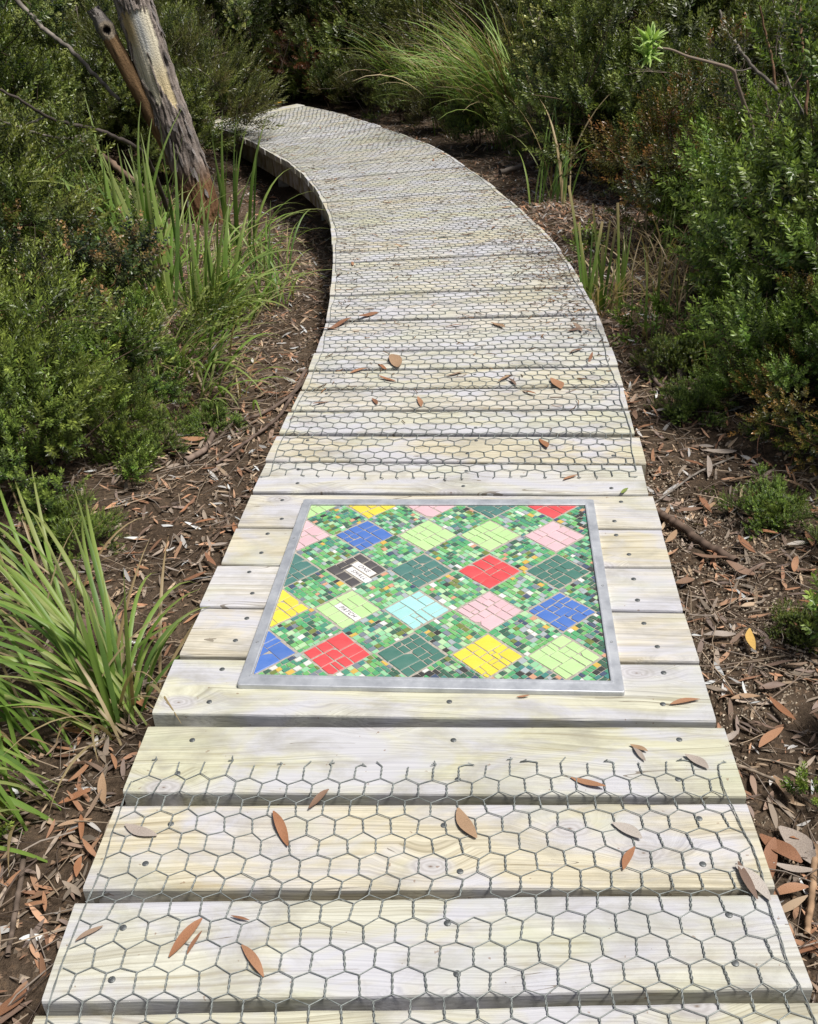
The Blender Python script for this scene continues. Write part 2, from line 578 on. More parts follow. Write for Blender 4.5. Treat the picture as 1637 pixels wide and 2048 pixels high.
nail_g = Geo()
ang = np.arange(10) * 2 * math.pi / 10
nv = np.concatenate([np.stack([np.cos(ang) * q, np.sin(ang) * q, np.full(10, z)], 1) for q, z in ((.0062, -.002), (.0062, .0005), (.0050, .0012))])
k10 = np.arange(10)
nail_g.add(nv, np.concatenate([np.stack([r_ * 10 + k10, r_ * 10 + (k10 + 1) % 10, r_ * 10 + 10 + (k10 + 1) % 10, r_ * 10 + 10 + k10], 1) for r_ in (0, 1)]))
nail_g.f.append((np.arange(20, 30)[None], 0))
nail_me = nail_g.mesh('nail', [M_NAIL], colors=False)
for i, (lf, lb, rf, rb) in enumerate(lines):
    c4 = np.array([lp(lf), rp(rf), rp(rb), lp(lb)])
    if i < 13:
        c4[[0, 3], 0] += rng.uniform(-.006, .006)
        c4[[1, 2], 0] += rng.uniform(-.006, .006)
    cen = c4.mean(0)
    ax = (c4[1] + c4[2] - c4[0] - c4[3])
    th = math.atan2(ax[1], ax[0])
    R2 = np.array([[math.cos(th), math.sin(th)], [-math.sin(th), math.cos(th)]])
    loc4 = (c4 - cen) @ R2.T
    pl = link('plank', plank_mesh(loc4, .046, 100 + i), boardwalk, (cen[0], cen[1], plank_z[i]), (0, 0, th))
    if 1 <= i < 24:
        hl = np.linalg.norm(c4[1] - c4[0]) / 2
        wd = np.linalg.norm(c4[3] - c4[0])
        for ux_ in (-hl + .115, .055, hl - .105):
            for s in (-1, 1):
                link('nail', nail_me, pl, (ux_ + rng.uniform(-.02, .02), s * (wd / 2 - .045) + rng.uniform(-.012, .012), .0007), (0, 0, rng.uniform(0, 3)))


def sweep_box(path, w, z0, z1, mat, name):
    path = np.asarray(path)
    t = np.gradient(path, axis=0)
    t /= np.linalg.norm(t, axis=1, keepdims=True)
    nrm = np.stack([-t[:, 1], t[:, 0]], 1)
    a, b = path - nrm * w / 2, path + nrm * w / 2
    n = len(path)
    z = lambda q, h: np.concatenate([q, np.full((n, 1), h)], 1)
    V = np.stack([z(a, z0), z(b, z0), z(b, z1), z(a, z1)], 1).reshape(-1, 3)
    i = np.arange(n - 1)[:, None] * 4
    j = np.arange(4)[None]
    g = Geo().add(V, np.stack([i + j, i + (j + 1) % 4, i + 4 + (j + 1) % 4, i + 4 + j], -1).reshape(-1, 4))
    g.f.append((np.array([[0, 3, 2, 1]]), 0))
    g.f.append((np.array([[0, 1, 2, 3]]) + (n - 1) * 4, 0))
    return g.mesh(name, [mat], smooth=False, colors=False)


ss = np.linspace(0.05, arc_of_left(10.5), 70)
for u_ in (0.085, 0.5, 0.915):
    link('bearer', sweep_box(deck_point(np.full(len(ss), u_), ss), .07, -.235, -.0475, M_BEAM, 'bearer'), boardwalk)
post_me = sweep_box(np.array([(-.045, 0), (.045, 0)]), .09, -.65, -.2355, M_BEAM, 'post')
for s_ in np.arange(1.0, arc_of_left(10.3), 1.6):
    for u_ in (0.13, 0.87):
        q = deck_point(np.array([u_]), np.array([s_]))[0]
        link('post', post_me, boardwalk, (q[0], q[1], 0))


# ------------------------------------------------------------------ wire netting
def netting(name, s_from, s_to, x_from, x_to, fine, hook_far):
    Wc, Sv, P = .0513, .033, .0455
    r = np.random.default_rng(5 if fine else 6)
    g = Geo()
    rows = int((s_to - s_from) / P)
    ncol = int(round((x_to - x_from) / Wc))
    nodes = {}

    def pos(x, s):
        uu = x / 1.2
        q = deck_point(np.array([uu]), np.array([s]))[0]
        wz = .0018 + .0022 * (math.sin(x * 23 + s * 9) * math.sin(s * 31 + x * 5) + 1) * .5
        return np.array([q[0], q[1], wz + max(deck_z(s), deck_z(s - .01), deck_z(s + .01))])

    def warp(x, s):
        return (x + .006 * math.sin(s * 6.1 + x * 3) + .004 * math.sin(s * 17), s + .007 * math.sin(x * 7.3 + 1) + .004 * math.sin(x * 19 + s * 5))

    def node(i, j, top):
        key = (i, j, top)
        if key not in nodes:
            x = x_from + (i + .5 * (j % 2)) * Wc + r.normal(0, .0016)
            s = s_from + j * P + (Sv / 2 if top else -Sv / 2) + r.normal(0, .0013)
            x, s = warp(x, s)
            nodes[key] = pos(min(max(x, x_from - .004), x_to + .012), s)
        return nodes[key]

    def strand(a, b, rad, sides=4, n=2, sag=0):
        V, F = tube(np.linspace(a, b, n), rad, sides)
        g.add(V, F)

    def twisted(a, b):
        if not fine:
            strand(a, b, .0018)
            return
        t = np.linspace(0, 1, 15)
        d = b - a
        e1, e2 = frame_of(d)
        for ph in (0, math.pi):
            an = ph + t * 2 * math.pi * 1.6
            env = .0011 * np.minimum(1, np.minimum(t, 1 - t) * 8 + .35)
            pts = a + t[:, None] * d + (np.cos(an) * env)[:, None] * e1 + (np.sin(an) * env)[:, None] * e2
            V, F = tube(pts, .00092, 5)
            g.add(V, F)
    rw = .00092 if fine else .00125
    for j in range(rows):
        for i in range(ncol):
            if r.random() < (.004 if fine else .006):
                continue
            if not ((i == 0 and j % 2 == 0) or (i == ncol - 1 and j % 2 == 1)):
                twisted(node(i, j, False), node(i, j, True))
            if j + 1 < rows:
                off = 0 if j % 2 else -1
                for i2 in (i + off, i + off + 1):
                    if 0 <= i2 < ncol:
                        a, b = node(i, j, True), node(i2, j + 1, False)
                        strand(a, b, rw, 5 if fine else 4)
    # selvedge wires down both sides, woven into the outermost cells
    for side in (0, 1):
        pts = []
        for j in range(rows):
            if j % 2 == side:
                i = 0 if side == 0 else ncol - 1
                pts += [node(i, j, False), node(i, j, True)]
        pts = np.array(pts) + np.array([0, 0, .0008])
        if fine:
            for ph in (0, math.pi):
                pp = spline(pts, len(pts) * 7)
                an = np.arange(len(pp)) * .8 + ph
                V, F = tube(pp + np.stack([np.cos(an) * .001 + .004 * np.sin(np.arange(len(pp)) * .11), 0 * an, np.sin(an) * .001], 1), .0008, 5)
                g.add(V, F)
        else:
            V, F = tube(pts, .0016, 5)
            g.add(V, F)
    # cut wire ends, twisted up into little barbs
    j = rows - 1 if hook_far else 0
    for i in range(ncol):
        a = node(i, j, hook_far)
        sg = 1 if hook_far else -1
        k = r.random()
        e = r.choice([-1, 1]) * r.uniform(.5, 1.3)
        if k < .18:
            continue
        if k < .5:
            pts = [a, a + np.array([.004 * e, sg * .006, .001]), a + np.array([.002, sg * r.uniform(.009, .02), .002])]
            strand(a + np.array([-.005, sg * .007, .0015]), a + np.array([.006, sg * .008, .0015]), .0011, 5)
        elif k < .8:
            pts = [a, a + np.array([.012 * e, sg * .004, .001]), a + np.array([.026 * e, sg * r.uniform(-.002, .006), .001]), a + np.array([.016 * e, sg * .007, .002])]
        else:
            pts = [a, a + np.array([.010 * e, sg * .012, .002])]
        V, F = tube(pts, .0013, 5)
        g.add(V, F)
    return link(name, g.mesh(name, [M_WIRE], colors=False))


n_near = netting('wire_netting', arc_of_left(.33), arc_of_left(1.545), .022, 1.2, True, True)
tag(n_near, 'near sheet of hexagonal wire netting on the planks in front of the mosaic', 'wire netting')
n_far = netting('wire_netting', arc_of_left(2.745), arc_of_left(10.45), .022, 1.2, False, False)
tag(n_far, 'long sheet of hexagonal wire netting covering the curving planks beyond the mosaic', 'wire netting')

# ------------------------------------------------------------------ mosaic panel
MC, MA = (0.0659, 2.0792), math.radians(-6.311)
mosaic = link('mosaic_panel', None, loc=(MC[0], MC[1], 0.0012), rot=(0, 0, MA))
tag(mosaic, 'square tile mosaic of coloured diamonds on green set in the boardwalk', 'mosaic')
IX, IY, OX, OY = .399, .3885, .4265, .4245
M_GROUT = plain_material('grey_grout', (0.37, 0.34, 0.29), 0.9, 0.1, 0, 0.25, 120)
M_FRAME, nt, p = new_mat('brushed_steel')
tc = N(nt, 'ShaderNodeTexCoord')
p.inputs['Metallic'].default_value = 0.6
n = noise_tex(nt, tc.outputs['Object'], 14, 5, 0.7)
L(nt, ramp(nt, n, [(0.3, (0.44, 0.46, 0.49)), (0.55, (0.60, 0.62, 0.65)), (0.75, (0.72, 0.74, 0.76))]), p.inputs['Base Color'])
L(nt, math_node(nt, 'MULTIPLY_ADD', n, 0.25, 0.38), p.inputs['Roughness'])
bump(nt, p, noise_tex(nt, tc.outputs['Object'], 260, 2), 0.08, 0.001)

fr = Geo()
prof = [(0, 0), (0, .008), (.0006, .0108), (.0016, .0115), (.0215, .0118), (.0225, .0134), (.0255, .0134), (.0272, .0126), (.0275, .004)]
rings = []
for d_, z_ in prof:
    R_ = max(.007 - d_, .0012)
    hx, hy = OX - d_ * (OX - IX) / .0275, OY - d_ * (OY - IY) / .0275
    pts = []
    for cx, cy, a0 in ((hx - R_, hy - R_, 0), (-hx + R_, hy - R_, 90), (-hx + R_, -hy + R_, 180), (hx - R_, -hy + R_, 270)):
        for q in range(6):
            a = math.radians(a0 + q * 18)
            pts.append((cx + R_ * math.cos(a), cy + R_ * math.sin(a), z_))
    rings.append(pts)
V = np.array(rings).reshape(-1, 3)
m_, k_ = len(prof), 24
Q = [(i * k_ + j, i * k_ + (j + 1) % k_, (i + 1) * k_ + (j + 1) % k_, (i + 1) * k_ + j) for i in range(m_ - 1) for j in range(k_)]
fr.add(V, Q)
link('frame', fr.mesh('frame', [M_FRAME], smooth=False, colors=False), mosaic)
gb = Geo().add([(-IX - .001, -IY - .001, .0005), (IX + .001, -IY - .001, .0005), (IX + .001, IY + .001, .0005), (-IX - .001, IY + .001, .0005),
                (-IX - .001, -IY - .001, .0076), (IX + .001, -IY - .001, .0076), (IX + .001, IY + .001, .0076), (-IX - .001, IY + .001, .0076)],
               [(3, 2, 1, 0), (4, 5, 6, 7), (0, 1, 5, 4), (1, 2, 6, 5), (2, 3, 7, 6), (3, 0, 4, 7)])
link('grout_bed', gb.mesh('grout_bed', [M_GROUT], smooth=False, colors=False), mosaic)
screw_me = Geo().add(nv * .55, nail_g.f[0][0]).mesh('screw', [M_NAIL], colors=False)
for sx_, sy_ in ((-.414, -.27), (.414, -.02), (.414, -.25), (-.414, .2)):
    link('screw', screw_me, mosaic, (sx_, sy_, .0118))

HALF = .0838
AX = np.array([1, -1]) / 2 ** .5
BX = np.array([1, 1]) / 2 ** .5


def clip_poly(P, lo, hi):
    P = [np.asarray(q, float) for q in P]
    for ax_, lim, sgn in ((0, lo[0], 1), (0, hi[0], -1), (1, lo[1], 1), (1, hi[1], -1)):
        out = []
        for i in range(len(P)):
            a, b = P[i], P[(i + 1) % len(P)]
            da, db = sgn * (a[ax_] - lim), sgn * (b[ax_] - lim)
            if da >= 0:
                out.append(a)
            if (da >= 0) != (db >= 0):
                out.append(a + (b - a) * da / (da - db))
        P = out
        if len(P) < 3:
            return None
    return np.array(P)


def poly_area(P):
    x, y = P[:, 0], P[:, 1]
    return .5 * abs(np.dot(x, np.roll(y, -1)) - np.dot(y, np.roll(x, -1)))


LIM = (IX - .0015, IY - .0015)


def tile_poly(P):
    """clip to the panel, drop slivers"""
    Q = clip_poly(P, (-LIM[0], -LIM[1]), LIM)
    if Q is None or poly_area(Q) < 1.0e-5:
        return None
    return Q


def tile_geo(g, P, z0, z1, mat=0, bev=.0007, tilt=(0, 0)):
    n = len(P)
    cen = P.mean(0)
    zt = z1 + (P - cen) @ np.array(tilt)
    V = np.concatenate([np.c_[P, np.full(n, z0)], np.c_[P, zt - .0006], np.c_[cen + (P - cen) * .955, zt]])
    k = np.arange(n)
    g.add(V, np.concatenate([np.stack([r_ * n + k, r_ * n + (k + 1) % n, r_ * n + n + (k + 1) % n, r_ * n + n + k], 1) for r_ in (0, 1)]), mat=mat)
    g.f.append(((np.arange(n) + g.n - n)[None], mat))


def ccw(P):
    x, y = P[:, 0], P[:, 1]
    return P if (np.dot(x, np.roll(y, -1)) - np.dot(y, np.roll(x, -1))) > 0 else P[::-1]


def tile_mat(name, c, rough=.22):
    m, nt, p = new_mat(name)
    tc = N(nt, 'ShaderNodeTexCoord')
    oi = N(nt, 'ShaderNodeObjectInfo')
    n = noise_tex(nt, tc.outputs['Object'], 45, 4, .6)
    f = math_node(nt, 'MULTIPLY_ADD', n, .24, .88)
    f = math_node(nt, 'MULTIPLY', f, math_node(nt, 'MULTIPLY_ADD', oi.outputs['Random'], .12, .94))
    v = N(nt, 'ShaderNodeVectorMath', operation='SCALE')
    v.inputs[0].default_value = c
    L(nt, f, v.inputs['Scale'])
    L(nt, mix_col(nt, math_node(nt, 'MULTIPLY_ADD', noise_tex(nt, tc.outputs['Object'], 22, 4), .2, .02), v.outputs[0], (.42, .40, .36)), p.inputs['Base Color'])
    L(nt, math_node(nt, 'MULTIPLY_ADD', noise_tex(nt, tc.outputs['Object'], 9, 4), .35, rough - .1), p.inputs['Roughness'])
    p.inputs['Specular IOR Level'].default_value = .4
    return m


TILE = {k: tile_mat('glazed_' + k, c) for k, c in dict(
    yellow=(.76, .62, .04), pink=(.70, .46, .50), teal=(.045, .17, .15), red=(.68, .05, .06), blue=(.045, .15, .50), lime=(.46, .72, .30),
    charcoal=(.055, .05, .055), green=(.035, .16, .125), aqua=(.36, .70, .68), white=(.78, .77, .75)).items()}
GLASS = [tile_mat('glass_' + k, c, .16) for k, c in (
    ('emerald', (.06, .34, .13)), ('leaf', (.13, .42, .12)), ('mint', (.24, .55, .30)), ('bottle', (.020, .10, .06)), ('jade', (.04, .24, .15)), ('pale_green', (.40, .62, .34)),
    ('olive', (.14, .19, .03)), ('slate', (.16, .20, .24)), ('silver', (.34, .40, .42)), ('white', (.68, .70, .66)), ('amber', (.60, .40, .06)), ('peach', (.58, .30, .18)),
    ('black', (.012, .016, .016)), ('sea', (.03, .20, .18)), ('navy', (.03, .06, .13)))]
G_P = np.array([.18, .18, .13, .09, .11, .075, .04, .06, .055, .035, .018, .012, .02, .04, .015])
G_P2 = np.array([.10, .08, .05, .22, .12, .03, .04, .02, .02, .02, .01, .05, .18, .06, .07])
G_P, G_P2 = G_P / G_P.sum(), G_P2 / G_P2.sum()

COLS = [-.395, -.2195, -.0445, .1305, .3055]
ROWS = [-.3025, -.1285, .0475, .2215, .3965]
PAT = [['blue', 'red', 'green', 'yellow', 'lime'],
       ['yellow', 'lime', 'aqua', 'pink', 'blue'],
       ['teal', 'charcoal', 'teal', 'red', 'green'],
       ['pink', 'blue', 'lime', 'lime', 'pink'],
       ['lime', 'yellow', 'pink', 'teal', 'red']]
SIDE = HALF * 2 ** .5      # edge of a diamond


def split_rect(x0, y0, x1, y1, r, big):
    w, h = x1 - x0, y1 - y0
    if max(w, h) < big or (max(w, h) < big * 1.5 and r.random() < .35) or min(w, h) < .012:
        return [(x0, y0, x1, y1)]
    if w > h * r.uniform(.8, 1.25):
        c = x0 + w * r.uniform(.3, .7)
        return split_rect(x0, y0, c, y1, r, big) + split_rect(c, y0, x1, y1, r, big)
    c = y0 + h * r.uniform(.3, .7)
    return split_rect(x0, y0, x1, c, r, big) + split_rect(x0, c, x1, y1, r, big)


def text_tile(word, w, h):
    """white tile with stamped letters; local x along the word"""
    g = Geo()
    P = ccw(np.array([(-w / 2, -h / 2), (w / 2, -h / 2), (w / 2, h / 2), (-w / 2, h / 2)]))
    tile_geo(g, P, .0060, .0094, 0)
    cu = bpy.data.curves.new('letters', 'FONT')
    cu.body = word
    cu.size = h * .80
    cu.shear = .35
    cu.align_x = 'CENTER'
    cu.align_y = 'CENTER'
    cu.extrude = .0002
    cu.space_character = 1.22
    to = bpy.data.objects.new('letters', cu)
    COL.objects.link(to)
    dg = bpy.context.evaluated_depsgraph_get()
    me = to.evaluated_get(dg).to_mesh()
    tv = np.array([v.co[:] for v in me.vertices])
    tf = [tuple(q.vertices) for q in me.polygons]
    to.evaluated_get(dg).to_mesh_clear()
    bpy.data.objects.remove(to)
    bpy.data.curves.remove(cu)
    sc_ = min(1.0, w * .88 / np.ptp(tv[:, 0]))
    tv[:, 0] *= sc_
    tv[:, 2] += .0096
    base = g.n
    g.v.append(tv)
    g.c.append(np.ones_like(tv))
    g.n += len(tv)
    for q in tf:
        g.f.append((np.array([q]) + base, 1))
    return g


M_INK = plain_material('stamped_ink', (.10, .09, .11), .6, .2)
EX = {}
tess_centres = []
for ri, y_ in enumerate(ROWS):
    for ci, x_ in enumerate(COLS):
        r = np.random.default_rng(300 + ri * 7 + ci)
        key = PAT[ri][ci]
        cen = np.array([x_, y_]) + r.normal(0, .0012, 2)
        patch = link('patch', None, mosaic, (cen[0], cen[1], 0))
        patch['label'] = {'teal': 'dark teal', 'green': 'dark green', 'lime': 'pale green', 'aqua': 'pale aqua'}.get(key, key) + ' diamond of broken tiles'
        h = SIDE / 2 - .0022
        rot = r.normal(0, .012)
        ca, sa = math.cos(rot), math.sin(rot)
        if key == 'charcoal':
            rects = [(-h, .030, -.012, h), (-.012, .030, .024, h), (.024, .030, h, h), (-h, .0, -.034, .030), (-h, -.026, -.034, .0), (.051, .004, h, .030), (-h, -h, -.018, -.026), (-.018, -h, .022, -.026), (.022, -h, h, -.026),
                     (-.034, -.026, -.022, .004)]
            words = [('ONE', .010, .0165, .078, .023), ('SMALL', .023, -.0105, .086, .022)]
        elif (ri, ci) == (1, 1):
            rects = [(-h, .004, -.036, h), (-.036, .004, .0, .026), (-.036, .026, .01, h), (.0, .004, .01, .026), (.01, .004, h, .034), (.01, .034, h, h), (-h, -h, -.036, -.018), (-.036, -h, -.008, -.018), (-.008, -h, .034, -.018), (.034, -h, h, -.018), (-h, -.018, -.036, .004)]
            words = [('PATCH', .010, -.0072, .088, .0205)]
        else:
            rects = split_rect(-h, -h, h, h, r, r.choice([.036, .042, .05]))
            words = []
        for (a0, b0, a1, b1) in rects:
            gp = r.uniform(.0009, .0018)
            q = np.array([(a0 + gp, b0 + gp), (a1 - gp, b0 + gp), (a1 - gp, b1 - gp), (a0 + gp, b1 - gp)]) + r.normal(0, .0007, (4, 2))
            if r.random() < .22 and not words:
                k = r.integers(4)
                q = np.insert(q, k + 1, q[k] * .72 + q[(k + 1) % 4] * .28 + r.normal(0, .0008, 2), 0)
                q[k] = q[k] * .75 + q[(k - 1) % len(q)] * .25
            q = q @ np.array([[ca, sa], [-sa, ca]])
            P = tile_poly((q[:, :1] * AX + q[:, 1:] * BX) + cen)
            if P is None:
                continue
            P = ccw(P)
            tc_ = P.mean(0)
            g = Geo()
            tile_geo(g, P - tc_, .0060, .0088 + r.uniform(0, .0007), tilt=r.normal(0, .008, 2))
            link('tile', g.mesh('tile', [TILE[key]], smooth=False, colors=False), patch, (*(tc_ - cen), 0))
        for wd, ca_, cb_, w_, h_ in words:
            g = text_tile(wd, w_, h_)
            pos2 = ca_ * AX + cb_ * BX
            o = link('word_tile', g.mesh('word_tile', [TILE['white'], M_INK], smooth=False, colors=False), patch, (pos2[0], pos2[1], 0), (0, 0, -math.pi / 4))
            o['label'] = 'white tile stamped ' + wd

# green tesserae between the diamonds
tess = []
cells = [((COLS[0] - .1753 / 2) + i * .1752, (ROWS[0] - .175 / 2) + j * .175) for i in range(7) for j in range(7)]
r = np.random.default_rng(77)
for cx, cy in cells:
    h = SIDE / 2 + .0035
    b = -h
    flip = r.random() < .5
    while b < h - .004:
        bh = min(r.uniform(.0110, .0165), h - b)
        if h - b - bh < .006:
            bh = h - b
        a = -h
        while a < h - .003:
            aw = min(r.uniform(.0100, .021), h - a)
            if h - a - aw < .005:
                aw = h - a
            gp = .0008
            q = np.array([(a + gp, b + gp), (a + aw - gp, b + gp), (a + aw - gp, b + bh - gp), (a + gp, b + bh - gp)]) + r.normal(0, .0006, (4, 2))
            if flip:
                q = q[:, ::-1]
            P = tile_poly((q[:, :1] * AX + q[:, 1:] * BX) + np.array([cx, cy]))
            if P is not None:
                tess.append(ccw(P))
            a += aw
        b += bh
# margin down the right side, outside the last column of diamonds
keep = []
for P in tess:
    c_ = P.mean(0)
    edge = c_[0] > .345 and not any(abs(c_[0] - .3055) + abs(c_[1] - y_) < HALF for y_ in ROWS)
    pr = G_P2 if (edge and c_[0] > .372) or (c_[1] < -.355 and c_[0] > -.1) else G_P
    pr = pr * (1 + .9 * np.array([mnoise.noise(Vector((c_[0] * 14, c_[1] * 14, k * 7.3))) for k in range(len(GLASS))]))
    pr = np.clip(pr, .002, None)
    keep.append((P, int(r.choice(len(GLASS), p=pr / pr.sum()))))
keep.sort(key=lambda t: t[0].mean(0)[1] - 25 * poly_area(t[0]))
rest = Geo()
for i, (P, mi) in enumerate(keep):
    zt = .0084 + r.uniform(0, .0009)
    tl = r.normal(0, .03, 2)
    if i < 300:
        c_ = P.mean(0)
        g = Geo()
        tile_geo(g, P - c_, .0060, zt, tilt=tl)
        link('tessera', g.mesh('tessera', [GLASS[mi]], smooth=False, colors=False), mosaic, (c_[0], c_[1], 0))
    else:
        tile_geo(rest, P, .0060, zt, mi, tilt=tl)
ro = link('tesserae', rest.mesh('tesserae', GLASS, smooth=False, colors=False), mosaic)
ro['kind'] = 'stuff'


# ------------------------------------------------------------------ plants: generators
def rot_to(d, spin):
    """rotation matrices taking +Z to directions d (n,3), with spin"""
    n = len(d)
    d = d / np.linalg.norm(d, axis=1, keepdims=True)
    h = np.where(np.abs(d[:, 2:3]) < .9, np.array([[0, 0, 1.0]]), np.array([[1.0, 0, 0]]))
    a = np.cross(h, d)
    a /= np.linalg.norm(a, axis=1, keepdims=True)
    b = np.cross(d, a)
    cs, sn = np.cos(spin)[:, None], np.sin(spin)[:, None]
    return np.stack([a * cs + b * sn, -a * sn + b * cs, d], 2)


def sprig_template(r, n, length, ll, lw, open_, roundness=.5):
    """leaves up a twig along +Z; returns verts (4n,3) and tip factor (4n)"""
    V, T = [], []
    for i in range(n):
        t = (i + .5) / n
        az = i * 2.39996 + r.normal(0, .25)
        th = math.radians(open_) * (1.05 - .65 * t ** 2) + r.normal(0, .13)
        rad = np.array([math.cos(az), math.sin(az), 0])
        d = rad * math.sin(th) + np.array([0, 0, math.cos(th)])
        side = np.cross(d, rad + np.array([0, 0, .3]))
        side /= np.linalg.norm(side)
        up = np.cross(side, d)
        s = r.uniform(.75, 1.15) * (1 - .35 * t ** 3)
        b = np.array([0, 0, length * t]) + rad * .001
        m = b + d * ll * s * roundness + up * lw * .18
        V += [b, m + side * lw * s / 2, b + d * ll * s + up * ll * .08, m - side * lw * s / 2]
        T += [t] * 4
    return np.array(V), np.array(T)


def make_shrub(seed, h, rad, clumps, per, nleaf, sl, ll, lw, open_, cols, tip, tip_amt, stemcol, flat=.5, roundness=.5, up=.5, clump_r=.24, wild=.25, stem_r=.008, twigs=True, tipshare=1.0):
    r = np.random.default_rng(seed)
    ll, lw, per = ll * 1.9, lw * 2.05, int(per * .88)
    cols = [(1.15 * c_[0], .92 * c_[1], .68 * c_[2]) for c_ in cols]
    tip = tuple(1.6 * q for q in tip)
    temps = [sprig_template(r, nleaf, sl * r.uniform(.8, 1.2), ll, lw, open_, roundness) for _ in range(4)]
    zc = h * flat
    cc = []
    while len(cc) < clumps:
        d = r.normal(0, 1, 3)
        d /= np.linalg.norm(d)
        if d[2] < -.55:
            continue
        k = r.uniform(.45, 1.0) ** .7 * (1 + r.normal(0, wild * .5))
        q = np.array([d[0] * rad * k, d[1] * rad * k, zc + d[2] * (h - zc if d[2] > 0 else zc) * k])
        if q[2] > .03:
            cc.append(q)
    cc = np.array(cc)
    pos, dirs, tcol = [], [], []
    cr = clump_r * rad
    for q in cc:
        out = np.array([q[0], q[1], (q[2] - zc) * .8]) / (rad + 1e-6)
        ax = out + np.array([0, 0, up])
        ax /= np.linalg.norm(ax) + 1e-9
        m = max(3, int(per * r.uniform(.6, 1.4)))
        o = r.normal(0, 1, (m, 3))
        o /= np.linalg.norm(o, axis=1, keepdims=True)
        o = o * (r.random((m, 1)) ** .5) * cr
        dd = ax + o / cr * .75 + r.normal(0, .22, (m, 3))
        pos.append(q + o)
        dirs.append(dd)
        base = cols[r.integers(len(cols))]
        tcol.append(np.array(base)[None] * r.uniform(.45, 1.6, (m, 1)) * r.uniform(.88, 1.12, (m, 3)))
    pos, dirs, tcol = np.concatenate(pos), np.concatenate(dirs), np.concatenate(tcol)
    pos[:, 2] = np.maximum(pos[:, 2], .01)
    Rm = rot_to(dirs, r.uniform(0, 6.28, len(pos)))
    g = Geo()
    which = r.integers(4, size=len(pos))
    for k, (TV, TT) in enumerate(temps):
        s = which == k
        m = int(s.sum())
        if not m:
            continue
        sc = r.uniform(.7, 1.25, (m, 1, 1))
        V = np.einsum('nij,vj->nvi', Rm[s], TV) * sc + pos[s][:, None]
        amt = tip_amt * (r.random((m, 1)) < tipshare) * r.uniform(.4, 1.2, (m, 1))
        w = np.clip(TT[None] ** 1.7 * amt, 0, 1)[..., None]
        lv = np.repeat(r.uniform(.5, 1.5, (m, nleaf)), 4, axis=1)[..., None]
        C = (tcol[s][:, None] * (1 - w) + np.array(tip) * w) * lv
        F = np.arange(m * nleaf * 4).reshape(-1, 4)
        g.add(V.reshape(-1, 3), F, C.reshape(-1, 3))
    fol = g.mesh('foliage', [M_LEAF], smooth=False)
    # stems
    st = Geo()
    nmain = max(3, int(clumps / 9))
    mains = []
    for i in range(nmain):
        q = cc[r.integers(len(cc))]
        b = np.array([q[0] * .08 + r.normal(0, .02), q[1] * .08 + r.normal(0, .02), -.06])
        mid = np.array([q[0] * .45, q[1] * .45, q[2] * .55])
        path = spline([b, mid + r.normal(0, .04 * rad, 3), q], 9)
        mains.append(path)
        V, F = tube(path, np.linspace(stem_r * r.uniform(.8, 1.5), stem_r * .3, 9), 6)
        st.add(V, F, np.array(stemcol) * r.uniform(.7, 1.2))
    allp = np.concatenate(mains)
    for q in cc:
        d = np.linalg.norm(allp - q, axis=1) + np.where(allp[:, 2] > q[2], .5, 0)
        a = allp[np.argmin(d)]
        path = spline([a, (a + q) / 2 + r.normal(0, .03, 3) + np.array([0, 0, -.02]), q], 5)
        V, F = tube(path, np.linspace(stem_r * .45, stem_r * .18, 5), 4)
        st.add(V, F, np.array(stemcol) * r.uniform(.7, 1.3))
    if twigs:
        for _ in range(int(clumps * .8)):
            q = cc[r.integers(len(cc))]
            e = q + r.normal(0, 1, 3) * cr * .9 + np.array([0, 0, .03])
            V, F = tube(wobble(q, e, 4, .01, r), np.linspace(stem_r * .25, .0008, 4), 4)
            st.add(V, F, np.array(stemcol) * r.uniform(.8, 1.6))
    sme = st.mesh('stem', [M_STEM])
    return fol, sme


BROWN, GREYB, ORANGEB = (.10, .07, .05), (.16, .135, .11), (.17, .09, .045)
KIND = {}
KIND['heath_low'] = [make_shrub(s, .62, .50, 46, 36, 28, .095, .0115, .0050, 62, [(.040, .10, .020), (.032, .085, .022), (.055, .125, .028)], (.20, .29, .06), .8, BROWN, flat=.45, up=1.1, clump_r=.20, stem_r=.006, wild=.75) for s in (1, 2)]
KIND['heath'] = [make_shrub(s, 1.05, .62, 60, 36, 26, .12, .0145, .006, 58, [(.028, .07, .017), (.038, .085, .02), (.048, .09, .028)], (.20, .26, .06), .75, BROWN, up=.9, clump_r=.19, stem_r=.011, wild=.75) for s in (3, 4)]
KIND['round_leaf'] = [make_shrub(s, .80, .58, 48, 28, 20, .12, .0125, .0105, 70, [(.035, .08, .036), (.045, .09, .042), (.03, .07, .030)], (.38, .24, .09), .65, ORANGEB, up=.8, clump_r=.19, stem_r=.007, tipshare=.5, wild=.8) for s in (5,)]
KIND['needle'] = [make_shrub(s, .68, .52, 44, 36, 34, .12, .0110, .0032, 52, [(.045, .11, .02), (.06, .14, .028), (.035, .085, .02)], (.24, .34, .07), .8, BROWN, up=1.2, clump_r=.20, stem_r=.007, wild=.75) for s in (6, 7)]
KIND['red_tip'] = [make_shrub(s, .78, .60, 44, 26, 22, .12, .013, .006, 60, [(.06, .10, .022), (.08, .11, .026), (.045, .085, .026)], (.33, .19, .05), .75, (.17, .085, .055), up=.9, clump_r=.20, stem_r=.007, tipshare=.55, wild=.8) for s in (8,)]
KIND['dark'] = [make_shrub(s, 1.8, .95, 75, 34, 24, .17, .023, .0095, 60, [(.026, .055, .017), (.034, .066, .02), (.045, .07, .025)], (.15, .19, .055), .7, GREYB, up=.7, clump_r=.18, stem_r=.016, wild=.8) for s in (9, 10)]
